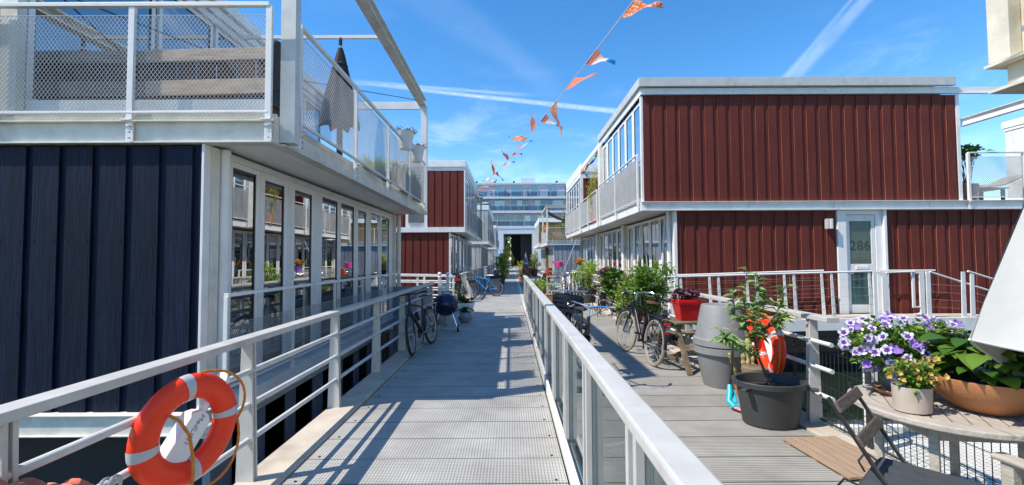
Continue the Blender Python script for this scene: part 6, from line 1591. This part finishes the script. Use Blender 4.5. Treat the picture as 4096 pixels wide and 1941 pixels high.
shrub(t, (0, 0, .66), (.34, .34, .34), 700, .12, .06, LEAF_YEL, 14, .4, seed=71); shrub(t, (0, 0, 1.05), (.2, .2, .42), 420, .11, .05, LEAF_YEL, 8, .6, seed=74)
t = T('clay_pot', 'plain orange clay pot standing beside the conifer in its black pot', 'pot', (1.02, 26.4, .571)); pot(t, taper(.18, .26, .45), TERRA, soil=(.23, .4)); shrub(t, (0, 0, .55), (.2, .2, .15), 150, .07, .03, LEAF_G, 6, .4, seed=61)
t = T('garden_gnome', 'garden gnome with a tall grey hat sitting in an orange pot far along the deck', 'ornament', (1.0, 29.4, .571)); t.scale = (.85, .85, .85); pot(t, taper(.24, .34, .5), M('orange_pot', (.75, .12, .03), .4))
m = MB(); m.ball((0, 0, .66), .24, 14, 1.0); m.build('body', M('gnome_coat', (.16, .17, .19), .8), t, smooth=True)
m = MB(); m.ball((0, -.03, .92), .14, 14); m.ball((0, -.17, .93), .035, 8); m.build('head', M('gnome_skin', (.55, .33, .22), .6), t, smooth=True)
m = MB(); m.lathe([(.02, .55), (.12, .72), (.13, .88), (.08, .92)], (0, -.10, 0), 12, 1, .6); m.build('beard', WHITE_CLEAN, t, smooth=True)
m = MB(); m.lathe([(.19, .98), (.15, 1.12), (.09, 1.4), (.01, 1.75)], (0, 0, 0), 14, cap1=True); m.build('hat', M('gnome_hat', (.22, .24, .27), .85), t, smooth=True)
t = T('round_bush', 'small round bush in a pot beside the gnome', 'plant', (.72, 32, 0)); pot(t, taper(.15, .2, .3), TERRA, soil=(.18, .27)); shrub(t, (0, 0, .9), (.4, .4, .55), 700, .12, .06, LEAF_YEL, 12, .3, seed=62)
# left side pots
t = T('grey_round_pot', 'round grey glazed pot of low green leaves at the foot of the barbecue', 'plant', (-1.17, 11.2, 0)); pot(t, [(.10, 0), (.17, .08), (.19, .17), (.16, .26), (.13, .28), (.12, .25)], M('pewter_glaze', (.22, .24, .27), .3, var=.15), soil=(.125, .25)); shrub(t, (0, 0, .31), (.17, .15, .06), 200, .07, .05, LEAF_DARK, 8, .25, seed=63)
t = T('white_pot', 'tapered white pot of dark green leaves just behind the round grey pot', 'plant', (-1.22, 12.1, 0)); pot(t, taper(.14, .22, .42), WHITE_CLEAN, soil=(.19, .38)); shrub(t, (0, 0, .48), (.25, .2, .08), 260, .09, .06, LEAF_DARK, 8, .38, seed=64)
t = T('white_pot', 'white pot of lavender standing behind the other white pot by the picket gate', 'plant', (-1.55, 13.2, 0)); pot(t, taper(.15, .22, .40), WHITE_CLEAN, soil=(.19, .36)); shrub(t, (0, 0, .62), (.25, .2, .2), 420, .10, .015, LEAF('grey_green_leaves', (.08, .11, .06), (.20, .22, .14)), 14, .36, seed=65)
t = T('pale_pot', 'pale round pot under the barbecue bowl against the railing', 'plant', (-1.72, 10.9, 0)); pot(t, [(.16, 0), (.22, .12), (.22, .3), (.18, .4), (.15, .4), (.14, .35)], CONC, soil=(.15, .36)); shrub(t, (0, 0, .46), (.15, .15, .06), 120, .08, .04, LEAF('dry_leaves', (.25, .16, .05), (.4, .28, .10)), 6, .36, seed=66)
t = T('planter_crate', 'grey wooden crate planter with dark soil beside the blue mountain bicycle', 'planter', (-.92, 22.4, 0)); m = MB(); m.box(-.42, .42, -.45, .45, 0, .62); m.build('crate', TEAK, t, bevel=.01)
m = MB()
for x in (-.43, .38): m.box(x, x+.05, -.47, -.452, 0, .64)
for z in (.19, .41): m.box(-.38, .38, -.458, -.452, z, z+.02)
m.build('battens', OLDWOOD, t); m = MB(); m.box(-.38, .38, -.41, .41, .622, .65); m.build('soil', SOIL, t)
shrub(t, (0, 0, .70), (.36, .38, .06), 240, .08, .04, LEAF_DARK, 8, .63, seed=67)
for lab, yy, x in (('folding garden chair in faded grey beyond the wooden crate planter', 25.0, -1.0), ('folding garden chair standing next to the first, farther along the railing', 26.6, -.92)):
    t = T('garden_chair', lab, 'chair', (x, yy, 0)); t.rotation_euler = (0, 0, R(70))
    for s in (-1, 1): m = MB(); m.beam((.24*s, .25, 0), (.24*s, -.28, 1.0), .03, .04, (1, 0, 0)); m.beam((.21*s, -.25, 0), (.21*s, .24, .62), .03, .04, (1, 0, 0)); m.build('leg', DARKPLA, t)
    m = MB(); m.box(-.23, .23, -.2, .24, .42, .45); m.build('seat', GREYPLA, t); m = MB(); m.bx((0, -.16, .8), (.46, .02, .3), (28, 0, 0)); m.build('backrest', GREYPLA, t)
t = T('tall_shrub', 'tall leafy green shrub in a pot on the left side near the far bicycles', 'plant', (-.62, 29.0, 0)); pot(t, taper(.2, .28, .5), DARKPLA, soil=(.24, .45)); shrub(t, (0, 0, 1.2), (.5, .5, .62), 700, .2, .10, LEAF_LIME, 18, .45, seed=68)
t = T('tall_shrub', 'yellower tall shrub behind the leafy green one near the passage', 'plant', (-.45, 36.5, 0)); pot(t, taper(.2, .28, .5), TERRA, soil=(.24, .45)); shrub(t, (.1, 0, 1.6), (.55, .5, .95), 700, .24, .11, LEAF_YEL, 18, .45, seed=69)
# terrace plants on the right
t = T('terrace_plant', 'yellow green feathery plant leaning over the terrace railing under the coloured bulbs', 'plant', (3.32, 17.2, 3.0)); pot(t, taper(.15, .2, .4), TERRA, soil=(.17, .36)); shrub(t, (0, 0, 1.25), (.25, .6, .75), 900, .16, .03, LEAF_YEL, 18, .4, seed=70)
m = MB(); rnd = random.Random(5)
for i in range(90): m.leaf((-.06, rnd.uniform(0, 2), rnd.uniform(.4, .9)), (-1, rnd.uniform(-1, 1), .4), (0, 0, 1), .09, .08)
m.build('blossom', PET_O, t)
t = T('leafy_branch_plant', 'leafy green plant showing over the mesh terrace railing right of the red house', 'plant', (12.05, 11.6, 3.0)); pot(t, taper(.2, .26, .5), TERRA, soil=(.23, .45)); shrub(t, (.05, 0, 1.32), (.42, .3, .18), 170, .17, .14, LEAF_G, 12, .45, seed=72)
t = T('sun_lounger', 'grey slatted lounger stacked behind the mesh railing on the far right terrace', 'lounger', (12.6, 12.0, 3.0))
m = MB()
for i in range(9): m.box(-1.2+.22*i, -1.02+.22*i, -.3, .3, .42, .45)
m.build('slats', TEAK, t); m = MB(); m.bx((.95, 0, .66), (.7, .6, .03), (0, -24, 0)); m.build('backrest', TEAK, t)
m = MB()
for x in (-1.1, .6):
    for yy in (-.27, .27): m.box(x-.03, x+.03, yy-.03, yy+.03, 0, .41)
m.build('leg', DARKPLA, t)
t = T('terrace_table', 'white slatted garden table behind the mesh on the far right terrace', 'table', (13.0, 13.4, 3.0)); m = MB()
for i in range(8): m.box(-1.3+.33*i, -1.02+.33*i, -.4, .4, .70, .74)
m.build('top', WHITE, t)
for x in (-1.1, 1.1): m = MB(); m.box(x-.04, x+.04, -.3, .3, 0, .69); m.build('leg', WHITE, t)
# green closed parasol, table and chairs on the far terrace
t = T('parasol', 'closed olive green parasol on the far terrace under the pergola', 'parasol', (4.45, 36.9, 3.0)); closed_parasol(t, 2.6, 1.0, 2.5, .05, .26, GREENCANVAS, 6)
t = T('wooden_bench', 'brown wooden bench behind the mesh of the far pergola terrace', 'bench', (4.1, 36.9, 3.0)); m = MB(); m.box(-.7, .7, -.2, .2, .42, .47); m.box(-.7, .7, .2, .24, .55, .85); m.build('seat', MATWOOD, t); m = MB()
for x in (-.6, .6): m = MB(); m.box(x-.04, x+.04, -.2, .2, 0, .41); m.build('leg', MATWOOD, t)
t = T('rail_flower_pot', 'terracotta troughs of orange flowers on the far pergola terrace railing', 'plant', (2.93, 37.6, 4.0)); m = MB(); m.box(-.12, .12, -1, 1, 0, .25); m.build('trough', TERRA, t); shrub(t, (0, 0, .3), (.16, 1.0, .12), 260, .12, .08, PET_O, 10, .2, seed=73, name='blossom')
# tree seen through the passage and beyond
for i, (x, yy, s) in enumerate(((-1.6, 112, 1.0), (-9, 118, 1.2))):
    t = T('tree', ('leafy green tree seen through the passage of the apartment block', 'broad green tree standing farther beyond the apartment block')[i], 'tree', (x, yy, 0)); m = MB(); m.tube([(0, 0, 0), (.1, 0, 2.5), (0, 0, 5)], [.3, .22, .1], 8); m.build('trunk', BARK, t, smooth=True)
    shrub(t, (0, 0, 5.2*s), (3.2*s, 2.5*s, 4.2*s), 2600, .8, .5, LEAF_G, 30, 2.0, seed=80+i, name='crown')
# ------------------------------------------------------------------ camera, sun, sky
cam = bpy.data.cameras.new('camera'); co = bpy.data.objects.new('camera', cam); col.objects.link(co)
cam.sensor_width = 36; cam.lens = 36*1109/2576; cam.clip_start = .05; cam.clip_end = 2000
PITCH, YAW, ROLL = 2.14, .155, .3
M3 = Matrix.Rotation(R(-YAW), 4, 'Z') @ Matrix.Rotation(R(90+PITCH), 4, 'X') @ Matrix.Rotation(R(-ROLL), 4, 'Z')
co.matrix_world = Matrix.Translation((0, 0, 1.6)) @ M3
scene.camera = co
sd = Vector((.72, .27, -1)).normalized()
sl = bpy.data.lights.new('sun', 'SUN'); sl.energy = 3.1; sl.angle = R(.5); sl.color = (1, .93, .83)
so = bpy.data.objects.new('sun', sl); col.objects.link(so); so.rotation_euler = sd.to_track_quat('-Z', 'Y').to_euler()
el = math.asin(-sd.z); az = math.atan2(-sd.x, -sd.y)
W = bpy.data.worlds.new('World'); scene.world = W; W.use_nodes = True; n = W.node_tree; L = n.links
bg = n.nodes['Background']; bg.inputs[1].default_value = .15
sky = N(n, 'ShaderNodeTexSky', sky_type='NISHITA'); sky.sun_disc = False; sky.sun_elevation = el; sky.sun_rotation = az; sky.altitude = 0; sky.air_density = 1.0; sky.dust_density = .05; sky.ozone_density = 2.5
tc = N(n, 'ShaderNodeTexCoord')
def dvec(px, py): return Vector(((px-1285)/1109, 1, (652-py)/1109)).normalized()
def VM(op, a, b=None):
    x = N(n, 'ShaderNodeVectorMath', operation=op); L.new(a, x.inputs[0])
    if b is not None:
        if isinstance(b, Vector): x.inputs[1].default_value = b
        else: L.new(b, x.inputs[1])
    return x
def MA(op, a, b=None, c=None, clamp=False):
    x = N(n, 'ShaderNodeMath', operation=op); x.use_clamp = clamp
    for i, v in enumerate((a, b, c)):
        if v is None: continue
        if isinstance(v, (int, float)): x.inputs[i].default_value = v
        else: L.new(v, x.inputs[i])
    return x.outputs[0]
def MR(v, a, b, c=0, d=1, smooth=True):
    x = N(n, 'ShaderNodeMapRange'); x.interpolation_type = 'SMOOTHSTEP' if smooth else 'LINEAR'
    L.new(v, x.inputs[0]); x.inputs[1].default_value = a; x.inputs[2].default_value = b; x.inputs[3].default_value = c; x.inputs[4].default_value = d
    return x.outputs[0]
D = tc.outputs['Generated']
def streak(p, q, w0, w1, amt, t0, t1, ns=18, rag=.5, off=0):
    """vapour trail along the great circle through two directions; half width w0 at p, w1 at q; fades at both ends t0, t1 (0..1 along)"""
    a, b = dvec(*p), dvec(*q); nn = a.cross(b).normalized(); ax = (b-a*(a.dot(b))).normalized(); tot = a.angle(b)
    d = VM('DOT_PRODUCT', D, nn).outputs['Value']
    ca = VM('DOT_PRODUCT', D, a).outputs['Value']; sa = VM('DOT_PRODUCT', D, ax).outputs['Value']
    tt = MA('DIVIDE', MA('ARCTAN2', sa, ca), tot)
    no = N(n, 'ShaderNodeTexNoise'); no.inputs['Scale'].default_value = ns; no.inputs['Detail'].default_value = 7; no.inputs['Roughness'].default_value = .6; L.new(D, no.inputs['Vector'])
    wd = MA('MULTIPLY_ADD', tt, w1-w0, w0); dist = MA('DIVIDE', MA('ABSOLUTE', MA('ADD', d, -off)), wd)
    dist = MA('ADD', dist, MA('MULTIPLY', MA('SUBTRACT', no.outputs[0], .5), rag*2))
    f = MR(dist, .25, 1.15, 1, 0)
    lim = MA('MULTIPLY', MR(tt, t0-.25, t0+.25), MR(tt, t1-.2, t1+.2, 1, 0))
    f = MA('MULTIPLY', MA('MULTIPLY', f, lim), MR(no.outputs[0], .2, .75, .35, 1))
    return MA('MULTIPLY', f, amt)
fs = [streak((2200, -10), (2010, 190), .012, .016, .18, -.6, 1.9, 22, .45), streak((2165, -10), (1990, 190), .004, .007, .12, -.6, 1.5, 22, .7),
      streak((920, 205), (1560, 278), .0035, .007, .36, .12, 1.4, 40, .5), streak((900, 200), (1300, 232), .006, .004, .22, .0, 1.0, 40, .8),
      streak((1030, -60), (1400, 220), .05, .03, .05, -.6, 1.0, 7, .9)]
tot = fs[0]
for f in fs[1:]: tot = MA('ADD', tot, f)
# thin low cloud
mp = N(n, 'ShaderNodeMapping'); mp.inputs['Scale'].default_value = (1.4, 1.4, 4.5); L.new(D, mp.inputs[0])
no = N(n, 'ShaderNodeTexNoise'); no.inputs['Scale'].default_value = 3.2; no.inputs['Detail'].default_value = 9; no.inputs['Roughness'].default_value = .62; no.inputs['Distortion'].default_value = .4; L.new(mp.outputs[0], no.inputs[0])
sz = N(n, 'ShaderNodeSeparateXYZ'); L.new(D, sz.inputs[0])
low = MA('MULTIPLY', MR(no.outputs[0], .50, .78), MA('MULTIPLY', MR(sz.outputs[2], .05, .16), MR(sz.outputs[2], .22, .42, 1, .12)))
tot = MA('ADD', tot, MA('MULTIPLY', low, .24), clamp=True)
hs = N(n, 'ShaderNodeHueSaturation'); hs.inputs['Saturation'].default_value = 1.32; hs.inputs['Value'].default_value = .83; L.new(sky.outputs[0], hs.inputs['Color'])
mx = N(n, 'ShaderNodeMixRGB'); L.new(tot, mx.inputs[0]); L.new(hs.outputs[0], mx.inputs[1]); mx.inputs[2].default_value = (5.4, 5.8, 6.2, 1)
L.new(mx.outputs[0], bg.inputs[0])
scene.view_settings.view_transform = 'Standard'; scene.view_settings.look = 'None'; scene.view_settings.exposure = .97; scene.view_settings.gamma = 1
scene.cycles.max_bounces = 8; scene.cycles.transparent_max_bounces = 24; scene.cycles.diffuse_bounces = 4; scene.cycles.glossy_bounces = 4
scene.cycles.use_denoising = True; scene.cycles.caustics_reflective = False; scene.cycles.caustics_refractive = False
